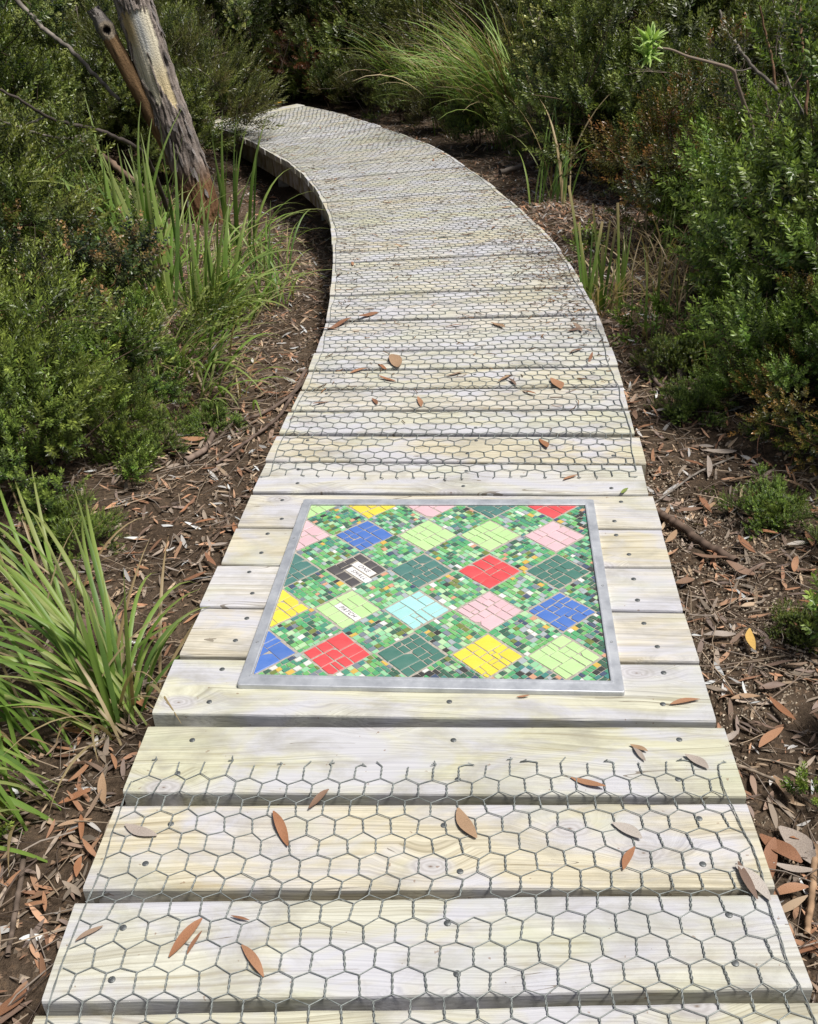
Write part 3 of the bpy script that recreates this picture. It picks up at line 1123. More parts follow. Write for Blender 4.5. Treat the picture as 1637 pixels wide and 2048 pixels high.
KIND['pale_tip'] = [make_shrub(s, 1.5, .85, 70, 32, 24, .14, .020, .011, 62, [(.035, .08, .022), (.05, .10, .028)], (.38, .42, .15), .9, GREYB, up=.8, clump_r=.18, stem_r=.014, tipshare=.6, wild=.7) for s in (11,)]
KIND['feather'] = [make_shrub(s, 1.3, .75, 62, 30, 34, .19, .020, .0044, 42, [(.033, .055, .017), (.045, .07, .02), (.055, .068, .026)], (.14, .17, .045), .6, GREYB, up=1.0, clump_r=.2, stem_r=.012, wild=.8) for s in (12, 13)]
KIND['dry'] = [make_shrub(16, .8, .6, 46, 16, 24, .13, .016, .005, 50, [(.13, .075, .045), (.17, .10, .06), (.11, .075, .05)], (.26, .12, .05), .5, GREYB, up=.2, stem_r=.009, wild=.5)]
KIND['seedling'] = [make_shrub(s, .15, .05, 7, 3, 26, .06, .010, .0042, 60, [(.05, .13, .025), (.07, .15, .03)], (.22, .30, .06), .8, BROWN, flat=.6, up=2.0, clump_r=.5, stem_r=.002, twigs=False) for s in (14, 15)]


def make_bare(seed, h, rad, n, col):
    """leafless twiggy bush"""
    r = np.random.default_rng(seed)
    g = Geo()

    def grow(p, d, ln, rd, lev):
        m = 6
        pts = [p]
        for i in range(m):
            d = d + r.normal(0, .14, 3) + np.array([0, 0, .02])
            d /= np.linalg.norm(d)
            pts.append(pts[-1] + d * ln / m)
        V, F = tube(pts, np.linspace(rd, rd * .45, m + 1), 5 if lev == 0 else 4)
        g.add(V, F, np.array(col) * r.uniform(.6, 1.4))
        if lev < 3:
            for _ in range(r.integers(3, 6)):
                k = r.integers(2, m + 1)
                dd = d + r.normal(0, .55, 3)
                grow(pts[k], dd / np.linalg.norm(dd), ln * r.uniform(.4, .7), rd * .5, lev + 1)
    for i in range(n):
        a = r.uniform(0, 6.28)
        d = np.array([math.cos(a) * rad / h * r.uniform(.2, 1), math.sin(a) * rad / h * r.uniform(.2, 1), 1.0])
        grow(np.array([math.cos(a) * .05, math.sin(a) * .05, -.05]), d / np.linalg.norm(d), h * r.uniform(.5, .75), .009 * h + .003, 0)
    return g.mesh('branches', [M_STEM])


BARE = [make_bare(21, 1.5, .8, 6, (.20, .165, .13)), make_bare(22, 1.3, .9, 6, (.15, .11, .085))]


def shrub(kind, x, y, label, group=None, scale=1.0, var=0, rz=None, sink=.02, name=None):
    fol, st = KIND[kind][var % len(KIND[kind])]
    o = link(name or 'shrub', None, loc=(x, y, float(gh(x, y)) - sink), rot=(0, 0, rng.uniform(0, 6.28) if rz is None else rz), scale=scale)
    tag(o, label, 'seedling' if kind == 'seedling' else 'shrub', group)
    link('foliage', fol, o)
    link('stems', st, o)
    return o


def bare(i, x, y, label, group, scale=1.0):
    o = link('bare_shrub', None, loc=(x, y, float(gh(x, y)) - .02), rot=(0, 0, rng.uniform(0, 6.28)), scale=scale)
    tag(o, label, 'shrub', group)
    link('branches', BARE[i % 2], o)
    return o


# ------------------------------------------------------------------ shrubs that can be told apart
shrub('needle', -1.62, 3.22, 'bright green fine-leaved bush at the left edge, level with the netting edge', scale=1.1, var=0)
shrub('needle', -1.95, 2.75, 'low bright green bush at the left frame edge above the grass tussock', scale=0.95, var=1)
shrub('round_leaf', -1.62, 4.15, 'blue-green round-leaved shrub with orange stems left of the boardwalk', scale=0.88)
shrub('heath', -2.15, 4.75, 'dark green heath bush behind the round-leaved shrub at the left edge', scale=1.05, var=0)
shrub('heath', -2.75, 5.75, 'green bush under the dark forked dead branch at far left', scale=1.1, var=1)
shrub('needle', -2.5, 6.5, 'soft green bush just left of the tall strappy tussock by the trunk', scale=0.85, var=1)
shrub('heath', -3.1, 7.2, 'bush rising behind the forked dead branch on the left', scale=1.35, var=0)
shrub('pale_tip', -3.45, 9.0, 'yellow-green tipped bush left of the broken stub', scale=1.05)
shrub('feather', -1.88, 9.35, 'dark feathery bush overhanging the far left of the deck', scale=1.0, var=0, rz=1.0)
shrub('feather', -2.75, 10.2, 'dark feathery bush standing behind the leaning dead trunk', scale=1.0, var=1)
shrub('heath_low', 1.5, 3.65, 'bright green creeping bush nearest the right deck edge beyond the mosaic', scale=0.62, var=0)
shrub('heath_low', 1.78, 3.25, 'spreading green bush at the right frame edge beside the litter', scale=1.15, var=1)
shrub('heath_low', 2.0, 4.35, 'dense dark green mound behind the creeping bush on the right', scale=1.25, var=1)
shrub('heath_low', 2.2, 4.0, 'tall green mound cut by the right frame edge', scale=1.5, var=0)
shrub('red_tip', 1.62, 2.62, 'low orange-tipped bush on litter at the right frame edge', scale=.42)
shrub('heath_low', 2.2, 5.1, 'rounded green bush behind the clipped reed clump', scale=1.35, var=0)
shrub('red_tip', 1.78, 5.75, 'shrub with orange and red new leaves right of the bend', scale=1.0)
shrub('heath', 2.45, 5.15, 'leafy green bush at the right edge below the bare grey stems', scale=1.1, var=0)
shrub('heath', 1.62, 7.35, 'dark bush in shade right of the leaf-strewn bank', scale=1.0, var=1)
shrub('pale_tip', 1.92, 8.7, 'tall bush with pale yellow-green tips right of the arching grass', scale=1.05)
shrub('heath', 2.35, 7.6, 'tall dark green bush behind the pale rosette', scale=1.35, var=0)
shrub('dark', 3.1, 7.6, 'large dark bush at upper right behind the grey bare stems', scale=.85, var=1)
shrub('feather', 3.25, 6.3, 'wispy olive bush at the right frame edge among bare stems', scale=1.05, var=0)
shrub('heath', -1.98, 9.0, 'dense dark bush hiding the left end of the far deck', scale=.95, var=1)
shrub('feather', -2.35, 10.9, 'dark bush closing the far left end of the deck', scale=.95, var=0)
shrub('heath', 2.45, 4.75, 'upright leafy bush behind the dark mound on the right', scale=0.85, var=1)
shrub('heath', -1.85, 3.95, 'shaded bush at the left between the bright bush and the round-leaved shrub', scale=.7, var=0)
shrub('heath_low', -1.35, 2.95, 'dark low bush on the litter beside the bright fine-leaved bush', scale=.75, var=0)
shrub('heath_low', -1.18, 3.8, 'small dark bush in front of the blue-green round-leaved shrub', scale=.6, var=1)
shrub('heath_low', 1.52, 3.28, 'small bright green bush at the lower edge of the right thicket', scale=.6, var=0)
shrub('needle', 1.85, 2.72, 'yellow-green low bush at the right frame edge above the seedlings', scale=.6, var=1)
shrub('red_tip', 1.5, 3.02, 'twiggy yellow-green bush with orange tips at the litter edge on the right', scale=.5)
far_bush = [(.95, 12.6, 'heath', 1.1, 'dense dark bush right behind the far arching grass'), (-.15, 12.9, 'dark', .75, 'dark bush closing the view straight behind the far deck'), (-1.9, 13.3, 'pale_tip', .9, 'pale-tipped bush behind the far deck corner'), (.25, 13.6, 'feather', 1.3, 'wispy bush behind the dark bush beyond the deck')]
for x_, y_, k_, s_, lab in far_bush:
    shrub(k_, x_, y_, lab, None, s_, 1)
shrub('needle', -1.15, 3.35, 'small feathery green bush on the litter left of the netting start', scale=.42, var=0)
shrub('heath_low', -1.5, 4.75, 'dark low bush between the tall grass and the round-leaved shrub', scale=0.55, var=0)
shrub('heath_low', -2.35, 3.75, 'green bush cut by the left frame edge above the bright fine-leaved bush', scale=1.35, var=1)
shrub('heath', -1.95, 5.75, 'mid-green bush left of the tall strappy tussock', scale=.75, var=1)
shrub('needle', -2.6, 4.9, 'bright bush at the left frame edge level with the bend', scale=1.4, var=0)
shrub('heath_low', -1.95, 7.1, 'dark low bush at the left foot of the leaning trunk', scale=0.6, var=0)
shrub('heath', -2.55, 8.75, 'dark bush directly behind the broken side stem', scale=1.0, var=1)
shrub('heath', 2.1, 6.7, 'dark bush in the hollow behind the long pale stalk', scale=0.8, var=1)
shrub('pale_tip', 2.9, 8.9, 'pale-tipped bush at the top edge behind the rosette', scale=1.1)
shrub('heath', 1.35, 8.3, 'small dark bush at the foot of the arching grass', scale=.5, var=0)
for i, (x_, y_, s_, lab) in enumerate([(.72, 9.35, .7, 'low heath clump at the outer deck edge before the arching grass'), (.42, 10.2, .7, 'low heath clump hugging the outer deck edge under the grass'), (.05, 11.0, .8, 'low heath clump beside the far outer deck edge'),
                                       (-.30, 11.75, .8, 'low heath clump behind the far outer deck edge'), (-.75, 12.3, .9, 'low heath clump nearest the far deck corner'), (.6, 12.9, 1.3, 'taller heath clump beyond the far deck edge'), (-1.5, 12.95, 1.1, 'heath clump behind the orange leaf at the far corner'), (-2.5, 12.9, 1.2, 'heath clump at the hidden end of the deck')]):
    shrub(('heath', 'feather')[i % 2], x_ + .1, y_ + .1, lab, None, s_ * .62, i)
shrub('dry', -.85, 13.0, 'dead brown drooping foliage beyond the far deck edge', scale=1.0)
shrub('dry', 1.9, 7.0, 'dead brown twiggy bush in the hollow right of the leafy bank', scale=.6)
bare(0, .3, 12.8, 'leafless grey twiggy bush behind the far grass', 'leafless bushes', .8)
bare(1, -1.9, 12.6, 'leafless brown twiggy bush behind the hidden end of the deck', 'leafless bushes', .9)
bare(0, 1.7, 11.2, 'leafless grey twiggy bush behind the arching grass', 'leafless bushes', .9)
bare(1, -2.9, 7.0, 'leafless brown twiggy bush among green leaves at the left edge', 'leafless bushes', .8)
bare(0, -1.75, 4.3, 'small leafless twiggy bush inside the round-leaved shrub', 'leafless bushes', .45)
bare(0, -1.5, 3.05, 'small leafless grey twigs poking out of the bright fine-leaved bush', 'leafless bushes', .42)
bare(1, -1.95, 3.7, 'small leafless brown twigs at the left frame edge above the bright bush', 'leafless bushes', .55)
bare(0, 1.85, 3.9, 'leafless grey twigs rising from the green mound at the right', 'leafless bushes', .5)
bare(1, 2.05, 4.9, 'leafless brown twigs behind the dry straw tangle on the right', 'leafless bushes', .65)
bare(0, 2.3, 6.4, 'leafless grey twiggy bush between the rosette and the right edge', 'leafless bushes', .85)
bare(1, 2.75, 5.7, 'leafless brown twiggy bush at the right edge above the green mound', 'leafless bushes', .8)
bare(1, .9, 13.4, 'leafless pale twiggy bush beyond the far end of the deck', 'leafless bushes', .95)
bare(0, -.3, 13.6, 'leafless grey twiggy bush straight beyond the far deck corner', 'leafless bushes', .8)
bare(1, 1.2, 8.0, 'small leafless brown bush on the bank right of the bend', 'leafless bushes', .45)
for i, (x_, y_, s_, lab) in enumerate([(1.02, 1.92, 1.1, 'upright green seedling right of the mosaic beside a yellow leaf'), (1.10, 1.72, .9, 'small green seedling in litter right of the near mosaic corner'),
                                       (.93, 1.62, .8, 'green seedling close to the right deck edge at the mosaic corner'), (1.22, 2.1, .9, 'green seedling near the right frame edge level with the mosaic'),
                                       (.84, 1.28, .6, 'tiny green seedling beside the deck at lower right'), (.80, 1.45, .5, 'tiny green seedling beside twigs at lower right'),
                                       (-.93, 2.95, .6, 'tiny dark green seedling on bare litter left of the netting edge'), (1.02, 5.3, 1.3, 'small dark green sapling at the deck edge by the reeds'),
                                       (-.88, 1.42, .6, 'tiny dark green seedling at the lower left frame edge'), (1.25, 3.0, .9, 'green seedling on the litter right of the netting start')]):
    shrub('seedling', x_, y_, lab, None, s_, i, sink=.0, name='seedling')

for i, (x_, y_, s_, lab) in enumerate([(-.98, 3.25, .34, 'small green plant on the litter nearest the netting start on the left'), (-1.05, 2.62, .3, 'small green plant between the left tussock and the bright bush'), (-.76, 3.5, .26, 'small green plant touching the left deck edge above the dark twigs'),
                                       (1.12, 2.62, .3, 'small green plant on the right litter level with the mosaic top'), (1.3, 2.38, .34, 'small green plant at the right frame edge near the thick dark stick'), (1.08, 3.35, .3, 'small green plant at the right deck edge beyond the thin pale stick'),
                                       (1.18, 1.5, .26, 'small green plant at the right frame edge level with the first netted plank'), (.97, 1.12, .2, 'small green plant beside the deck at the bottom right corner'), (1.27, 1.8, .3, 'small green plant at the right frame edge level with the near mosaic edge'),
                                       (1.12, 3.75, .36, 'small green plant below the clipped reeds'), (-.92, 5.0, .4, 'low green plant among the tall open grass'), (1.0, 2.0, .2, 'tiny green plant right of the mosaic beside the yellow leaf')]):
    shrub(('heath_low', 'needle', 'heath_low')[i % 3], x_, y_, lab, None, s_ * .8, i, sink=.03)

# the thicket behind
bg = np.random.default_rng(42)
fill = []
for row, (yy, x0, x1, st) in enumerate([(9.6, 2.6, 6.0, 1.0), (11.4, 1.3, 7.0, 1.0), (13.2, -6.5, 8.0, 1.1), (14.8, -7.5, 9.0, 1.25), (16.8, -8, 9, 1.5), (11.6, -6.5, -3.6, 1.0), (9.4, -6.0, -3.8, 1.0), (7.6, -5.6, -4.0, 1.0), (7.0, 4.0, 6.2, 1.0), (5.2, 3.3, 5.0, .9), (5.6, -5.0, -3.7, .9), (3.6, 2.8, 3.6, .8), (3.8, -3.3, -2.7, .7)]):
    for x_ in np.arange(x0, x1, st):
        fill.append((x_ + bg.uniform(-.3, .3), yy + bg.uniform(-.5, .5)))
for x_, y_ in fill:
    k = bg.choice(['dark', 'dark', 'feather', 'pale_tip', 'heath'])
    far = y_ > 12.4
    look = {'dark': 'broad dark green', 'feather': 'wispy olive fine-leaved', 'pale_tip': 'pale-tipped green', 'heath': 'dense mid-green'}[k]
    if far:
        zone = 'left of the far deck end' if x_ < -2.2 else 'straight beyond the far deck end' if x_ < 1.6 else 'right of the far deck end'
    else:
        zone = 'at the left beyond the dead tree' if x_ < 0 else 'at the upper right behind the bare stems'
    lab, grp = f'{look} bush in the thicket {zone}', f'{look} bushes {zone}'
    shrub(k, x_, y_, lab, grp, bg.uniform(.8, 1.1) * (1.25 if k in ('heath', 'feather') else 1.0) * (1.1 if far else .95), int(bg.integers(2)))


# ------------------------------------------------------------------ grass tussocks
def blade_points(L_, lean, droop, n=10):
    """blade in the XZ plane from the origin: starts near upright, arches over towards +X"""
    t = np.linspace(0, 1, n)
    ang = lean + droop * t ** 1.5
    ds = L_ / (n - 1)
    x = np.concatenate([[0], np.cumsum(np.sin(ang[:-1]) * ds)])
    z = np.concatenate([[0], np.cumsum(np.cos(ang[:-1]) * ds)])
    return np.stack([x, 0 * x, z], 1)


def blade_geo(g, P, width, col, tipcol=None, twist=0.0, cut=False):
    n = len(P)
    t = np.linspace(0, 1, n)
    w = width * np.minimum(1, .55 + t * 2.2) * (np.ones(n) if cut else np.clip((1 - t) * 2.3, .04, 1) ** .8) / 2
    tan = np.gradient(P, axis=0)
    tan /= np.linalg.norm(tan, axis=1, keepdims=True)
    hor = P[-1] - P[0]
    hor[2] = 0
    hor = hor / (np.linalg.norm(hor) + 1e-9) if np.linalg.norm(hor) > 1e-4 else np.array([1.0, 0, 0])
    s0_ = np.array([-hor[1], hor[0], 0])
    nn = np.cross(tan, s0_)
    tw = twist * t
    sd_ = s0_ * np.cos(tw)[:, None] + nn * np.sin(tw)[:, None]
    up_ = np.cross(sd_, tan)
    Lr = P + sd_ * w[:, None] + up_ * (w * .45)[:, None]
    Rr = P - sd_ * w[:, None] + up_ * (w * .45)[:, None]
    V = np.stack([Lr, P, Rr], 1).reshape(-1, 3)
    i = np.arange(n - 1) * 3
    F = np.concatenate([np.stack([i, i + 1, i + 4, i + 3], 1), np.stack([i + 1, i + 2, i + 5, i + 4], 1)])
    tc_ = np.array(col if tipcol is None else tipcol)
    k = np.clip((t - .6) / .4, 0, 1)[:, None]
    C = np.repeat(np.array(col) * (1 - k) + tc_ * k, 3, axis=0)
    g.add(V, F, C)


GREENS = [(.15, .25, .045), (.19, .30, .06), (.12, .21, .05), (.24, .33, .08), (.28, .33, .11)]
STRAW = [(.34, .26, .14), (.28, .20, .10), (.40, .32, .18)]
blade_meshes = {}


def blade_mesh(kind, i):
    key = (kind, i)
    if key not in blade_meshes:
        r = np.random.default_rng(hash(kind) % 1 + i * 13 + {'arch': 0, 'up': 500, 'reed': 900, 'dry': 1300}[kind])
        g = Geo()
        if kind == 'arch':
            P, w, c, tcol = blade_points(1, r.uniform(.2, .7), r.uniform(1.0, 2.0), 12), .016, GREENS[i % 5], (.26, .28, .09)
        elif kind == 'up':
            P, w, c, tcol = blade_points(1, r.uniform(.05, .2), r.uniform(.15, .8), 11), .017, GREENS[i % 5], (.24, .30, .10)
        elif kind == 'reed':
            P, w, c, tcol = blade_points(1, r.uniform(.0, .12), r.uniform(.0, .25), 8), .020, GREENS[(i + 1) % 3], (.42, .33, .18)
        else:
            P, w, c, tcol = blade_points(1, r.uniform(.4, .9), r.uniform(.6, 1.5), 10), .011, STRAW[i % 3], STRAW[(i + 1) % 3]
        blade_geo(g, P, w, c, tcol, r.uniform(-.7, .7), cut=(kind == 'reed'))
        blade_meshes[key] = g.mesh('blade', [M_GRASS])
    return blade_meshes[key]


def tussock(x, y, label, spec, seed, base_r=.05, z=None, group=None):
    """spec: list of (kind, count, azimuth deg, spread deg, length lo, hi, width scale); every blade its own part"""
    r = np.random.default_rng(seed)
    o = link('grass_tussock', None, loc=(x, y, (float(gh(x, y)) if z is None else z) - .01))
    tag(o, label, 'grass', group)
    for kind, cnt, az, spread, lo, hi, wsc in spec:
        for _ in range(cnt):
            ln = r.uniform(lo, hi)
            a = math.radians(az + r.normal(0, spread))
            q = r.normal(0, base_r, 2)
            b = link('blade', blade_mesh(kind, int(r.integers(10))), o, (q[0], q[1], 0), (r.normal(0, .10), r.normal(0, .10), a), (ln, wsc * r.uniform(.75, 1.2) * .9, ln))
    return o


tussock(-.74, 1.86, 'bright green strappy grass tussock beside the near mosaic corner', [('up', 8, 100, 35, .30, .46, .9), ('arch', 48, 165, 34, .45, .80, .8), ('arch', 14, 50, 45, .22, .38, .8), ('dry', 26, 170, 70, .25, .5, .8)], 1, .05)
tussock(-.98, 1.68, 'arching green grass tussock at the left frame edge below the mosaic', [('arch', 40, 185, 40, .40, .75, .75), ('up', 6, 150, 40, .3, .5, .9), ('dry', 16, 220, 80, .25, .45, .8)], 2, .07)
tussock(-.86, 1.50, 'low flattened grass tussock left of the first netted planks', [('arch', 26, 188, 16, .30, .52, .8), ('dry', 14, 200, 40, .2, .45, .8), ('arch', 4, 255, 12, .4, .5, .8)], 3, .05)
tussock(-.98, 1.12, 'small grass tuft at the lower left frame corner', [('arch', 10, 200, 60, .18, .32, .7), ('dry', 6, 180, 90, .15, .3, .7)], 4, .03)
tussock(-.98, 2.25, 'thin grass tussock at the left behind the bright green tussock', [('arch', 18, 170, 45, .3, .6, .8), ('dry', 10, 120, 70, .25, .5, .7)], 5, .06)
tussock(-.98, 4.05, 'grass tussock drooping toward the deck left of the netting', [('arch', 44, -10, 45, .35, .62, 1.1), ('dry', 24, -20, 90, .25, .5, .9)], 6, .09)
tussock(-.92, 4.75, 'tall open grass tussock left of the boardwalk bend', [('up', 16, 70, 60, .5, .8, 1.4), ('arch', 30, 15, 40, .45, .75, 1.3), ('dry', 14, 0, 90, .3, .5, .8)], 7, .09)
tussock(-1.38, 5.3, 'tall strappy tussock in front of the leaning trunk', [('up', 24, 115, 40, .8, 1.2, 1.7), ('arch', 36, 160, 35, .9, 1.4, 1.6), ('arch', 14, 60, 30, .6, 1.0, 1.4), ('dry', 10, 160, 60, .5, .9, 1)], 8, .10)
tussock(-1.05, 6.55, 'few long green blades beside the right foot of the trunk', [('up', 10, 60, 25, .7, 1.05, 1.7), ('arch', 10, 25, 25, .6, .95, 1.5)], 9, .05)
tussock(-.72, 5.25, 'open grass tuft in shade at the inner deck edge', [('arch', 24, 60, 80, .3, .55, .8), ('up', 10, 80, 60, .3, .6, .8), ('dry', 16, 20, 120, .2, .4, .8)], 12, .10)
tussock(-.85, 6.1, 'thin dark grass tuft under the inner curve', [('arch', 22, 40, 90, .3, .6, .8), ('dry', 14, 0, 120, .2, .45, .8)], 13, .12)
tussock(-.80, 3.75, 'short spiky grass tuft at the deck edge left of the netting', [('arch', 26, -20, 60, .2, .4, .7), ('dry', 14, 0, 120, .2, .35, .8)], 14, .07)
tussock(1.32, 4.75, 'tangle of dry straw between the clipped reeds and the green bush', [('dry', 70, 20, 150, .2, .45, .8)], 15, .13)
tussock(1.42, 5.35, 'tangle of dry straw behind the clipped reeds', [('dry', 60, 60, 150, .2, .5, .8), ('up', 8, 80, 60, .3, .5, .7)], 16, .14)
tussock(1.28, 3.95, 'tangle of dry straw at the foot of the creeping bush', [('dry', 40, 200, 150, .15, .35, .8)], 17, .12)
tussock(1.03, 4.62, 'clipped upright reed clump at the right deck edge', [('reed', 7, 80, 60, .25, .45, .8), ('reed', 3, 100, 40, .5, .66, .8), ('up', 12, 90, 60, .25, .45, .8), ('dry', 40, 20, 120, .2, .45, .9)], 10, .06)
tussock(1.17, 4.2, 'sparse reeds leaning behind the deck edge on the right', [('reed', 4, 60, 50, .3, .45, .7), ('up', 7, 90, 60, .3, .45, .7), ('dry', 20, 0, 120, .2, .4, .9)], 11, .07)


def far_tussock(x, y, n, az, spread, lo, hi, width, label, seed, group=None, name='grass_tussock'):
    r = np.random.default_rng(seed)
    g = Geo()
    for _ in range(n):
        P = blade_points(r.uniform(lo, hi), r.uniform(.1, .6), r.uniform(.7, 1.7), 10)
        a = math.radians(az + r.normal(0, spread))
        ca, sa = math.cos(a), math.sin(a)
        P = np.stack([P[:, 0] * ca, P[:, 0] * sa, P[:, 2]], 1) + np.array([r.normal(0, .1), r.normal(0, .1), 0])
        col = GREENS[r.integers(5)] if r.random() < .75 else STRAW[r.integers(3)]
        col = np.array(col) * r.uniform(.8, 1.35)
        blade_geo(g, P, width * r.uniform(.7, 1.2), col, col * 1.15, r.uniform(-1, 1))
    o = link(name, None, loc=(x, y, float(gh(x, y)) - .02))
    tag(o, label, 'grass', group)
    link('blades', g.mesh('blades', [M_GRASS]), o)
    return o


far_tussock(1.15, 9.2, 260, 175, 45, .9, 1.6, .014, 'big arching grass tussock right of the far bend', 31)
far_tussock(1.75, 9.3, 90, 190, 50, .6, 1.1, .013, 'grass tussock under the pale-tipped bush', 32)
far_tussock(.72, 10.4, 160, 200, 60, .7, 1.3, .014, 'grass tussock leaning over the outer deck edge far back', 33)
far_tussock(.35, 11.8, 170, 180, 70, .8, 1.4, .015, 'grass tussock behind the far deck edge', 34)
far_tussock(-1.3, 13.1, 90, 0, 80, .6, 1.1, .015, 'grass tussock just behind the far deck corner', 35)
far_tussock(-.4, 13.2, 70, 0, 120, .5, 1.0, .015, 'low grass beyond the middle of the far deck edge', 36)
far_tussock(-1.6, 6.9, 60, 140, 60, .4, .8, .012, 'grass at the foot of the leaning dead trunk', 37)
far_tussock(1.15, 6.9, 26, 75, 30, .5, .9, .013, 'few long grass blades on the leafy bank right of the bend', 38)
far_tussock(-1.1, 5.9, 50, 10, 60, .3, .55, .010, 'short grass in shade under the inner curve', 39)
far_tussock(1.6, 1.2, 40, 200, 90, .15, .3, .006, 'wispy dry grass at the lower right edge', 40)

# ------------------------------------------------------------------ dead tree
TY = 8.0
tree = link('dead_tree', None, loc=tuple(at_y(412, 440, TY)))
tag(tree, 'leaning dead tree with peeled pale wood beside the inner curve', 'tree')
TB = np.array(tree.location)
_tb = at_y(424, 478, TY)
_tb2 = at_y(436, 515, TY)
_tb2[2] = min(_tb2[2], float(gh(_tb2[0], TY)) - .12)
cl = [_tb2, _tb, at_y(404, 420, TY), at_y(376, 330, TY), at_y(347, 250, TY), at_y(318, 165, TY), at_y(291, 80, TY), at_y(266, 0, TY), at_y(240, -80, TY), at_y(205, -190, TY + .1)]
cl = spline(np.array(cl) - TB, 240)
nseg, nang = 240, 120
tr = np.random.default_rng(8)
tan = np.gradient(cl, axis=0)
tan /= np.linalg.norm(tan, axis=1, keepdims=True)
toward = np.array([0.18, -1.0, 0.1])
pyl = spline(np.array([(q, 0, 0) for q in (515, 478, 420, 330, 250, 165, 80, 0, -80, -190)], float), nseg)[:, 0]
V, C = [], []
for i in range(nseg):
    f_ = i / (nseg - 1)
    e1 = toward - tan[i] * np.dot(toward, tan[i])
    e1 /= np.linalg.norm(e1)
    e2 = np.cross(tan[i], e1)            # points to image right
    s_px = f_ * 670                      # rough pixel height up the trunk
    r0 = .150 - .022 * f_ + .07 * max(0, 1 - f_ * 9) ** 2
    for j in range(nang):
        a = -math.pi + 2 * math.pi * j / nang
        # a = 0 faces the camera, positive to the right of the picture
        nz = mnoise.fractal(Vector((a * 1.6, f_ * 9, 3)), 1.0, 2.0, 4)
        fib = mnoise.noise(Vector((a * 9, f_ * 5, 9)))
        plate = mnoise.noise(Vector((a * 4.6, f_ * 30, 1)))
        crk = abs(mnoise.noise(Vector((a * 5.5 + .6 * nz, f_ * 13, 21))))
        jag = .16 * mnoise.noise(Vector((f_ * 34, 2, 5))) + .10 * mnoise.noise(Vector((a * 8, f_ * 12, 8)))
        # bare wood: a long scar, wide above, two prongs below
        py_ = pyl[i]
        kj = 14 * mnoise.noise(Vector((a * 9, 4, 2)))
        wide_ = -1.0 + jag < a < .72 + .6 * jag and py_ < 148 + kj
        crack_ = py_ > 100 and -.14 < a - .3 * jag < -.03
        left_p = -1.0 + jag * .5 + max(0, (py_ - 140) / 70) * .7 < a < -.14 + jag * .3 and py_ < 204 + kj
        right_p = -.04 + jag * .4 + max(0, (py_ - 160) / 50) * .4 < a < .66 + jag * .4 and py_ < 214 + kj
        bare_ = py_ > 20 + kj * 1.6 and (wide_ or left_p or right_p) and not crack_
        if bare_:
            rr = r0 * .93 + .0025 * fib
            base = np.array((.70, .64, .49))
            sm = lambda q: 1 / (1 + math.exp(-q))
            wg = sm((112 + 2 * kj - py_) / 9) * math.exp(-((a + .06 - .15 * fib) / .30) ** 2)
            wo = sm((82 + 2 * kj - py_) / 8) * sm((-.42 + .15 * fib - a) / .07)
            wy = sm((py_ - 140) / 12) * sm((a + .1) / .08)
            strk = mnoise.noise(Vector((a * 17, f_ * 8, 31)))
            base = base * (1 - .85 * wg) + np.array((.47, .49, .50)) * .85 * wg
            base = base * (1 - .8 * wo) + np.array((.55, .38, .15)) * .8 * wo
            base = base * (1 - .7 * wy) + np.array((.62, .48, .24)) * .7 * wy
            base = base * (1 - .45 * max(0, strk - .15) / .5)
            col = base * (1 + .22 * fib + .15 * nz)
        else:
            rr = r0 * (1 + .06 * nz) + .014 * max(0, plate) + .005 * fib - .016 * max(0, 1 - crk * 7)
            col = np.array((.29, .245, .215)) * (1 + .6 * nz + .4 * fib) * (.45 + .55 * min(1, crk * 6))
            if plate > .28:
                col = col * .6 + np.array((.16, .145, .14)) * .6
            if py_ > 320:
                k_ = min(1, (py_ - 320) / 50)
                col = col * (1 - k_) + np.array((.17, .095, .05)) * (1 + .6 * nz) * k_
        V.append(cl[i] + rr * (math.cos(a) * e1 + math.sin(a) * e2))
        C.append(np.clip(col, .01, 1))
V, C = np.array(V), np.array(C)
jj = np.arange(nang)
F = np.concatenate([np.stack([i * nang + jj, i * nang + (jj + 1) % nang, (i + 1) * nang + (jj + 1) % nang, (i + 1) * nang + jj], 1) for i in range(nseg - 1)])
g = Geo().add(V, F, C)
link('trunk', g.mesh('trunk', [M_TRUNK]), tree)
# loose bark flakes
for q in range(34):
    f_ = tr.uniform(.18, .50) if q < 26 else tr.uniform(.55, .8)
    a = tr.uniform(-1.3, 1.5) if q < 26 else tr.choice([-1.25, 1.05]) + tr.normal(0, .12)
    i = int(f_ * (nseg - 1))
    e1 = toward - tan[i] * np.dot(toward, tan[i])
    e1 /= np.linalg.norm(e1)
    e2 = np.cross(tan[i], e1)
    out = math.cos(a) * e1 + math.sin(a) * e2
    sid = np.cross(tan[i], out)
    w_, l_ = tr.uniform(.012, .03), tr.uniform(.04, .11)
    g = Geo()
    n_ = 5
    t = np.linspace(0, 1, n_)
    ctr = (t - .5)[:, None] * l_ * tan[i] + (.004 + .016 * t[::-1] ** 2)[:, None] * out
    ww = w_ * np.array([.35, .8, 1, .85, .3]) * tr.uniform(.8, 1.2, n_) / 2
    V = np.stack([ctr - sid * ww[:, None], ctr + sid * ww[:, None], ctr + sid * ww[:, None] - out * .004, ctr - sid * ww[:, None] - out * .004], 1).reshape(-1, 3)
    ii = np.arange(n_ - 1)[:, None] * 4
    kk = np.arange(4)[None]
    g.add(V, np.stack([ii + kk, ii + (kk + 1) % 4, ii + 4 + (kk + 1) % 4, ii + 4 + kk], -1).reshape(-1, 4), np.array((.21, .19, .18)) * tr.uniform(.5, 1.3))
    link('bark_flake', g.mesh('bark_flake', [M_TRUNK], smooth=False), tree, tuple(cl[i] + out * (.150 - .022 * f_) * 1.03))
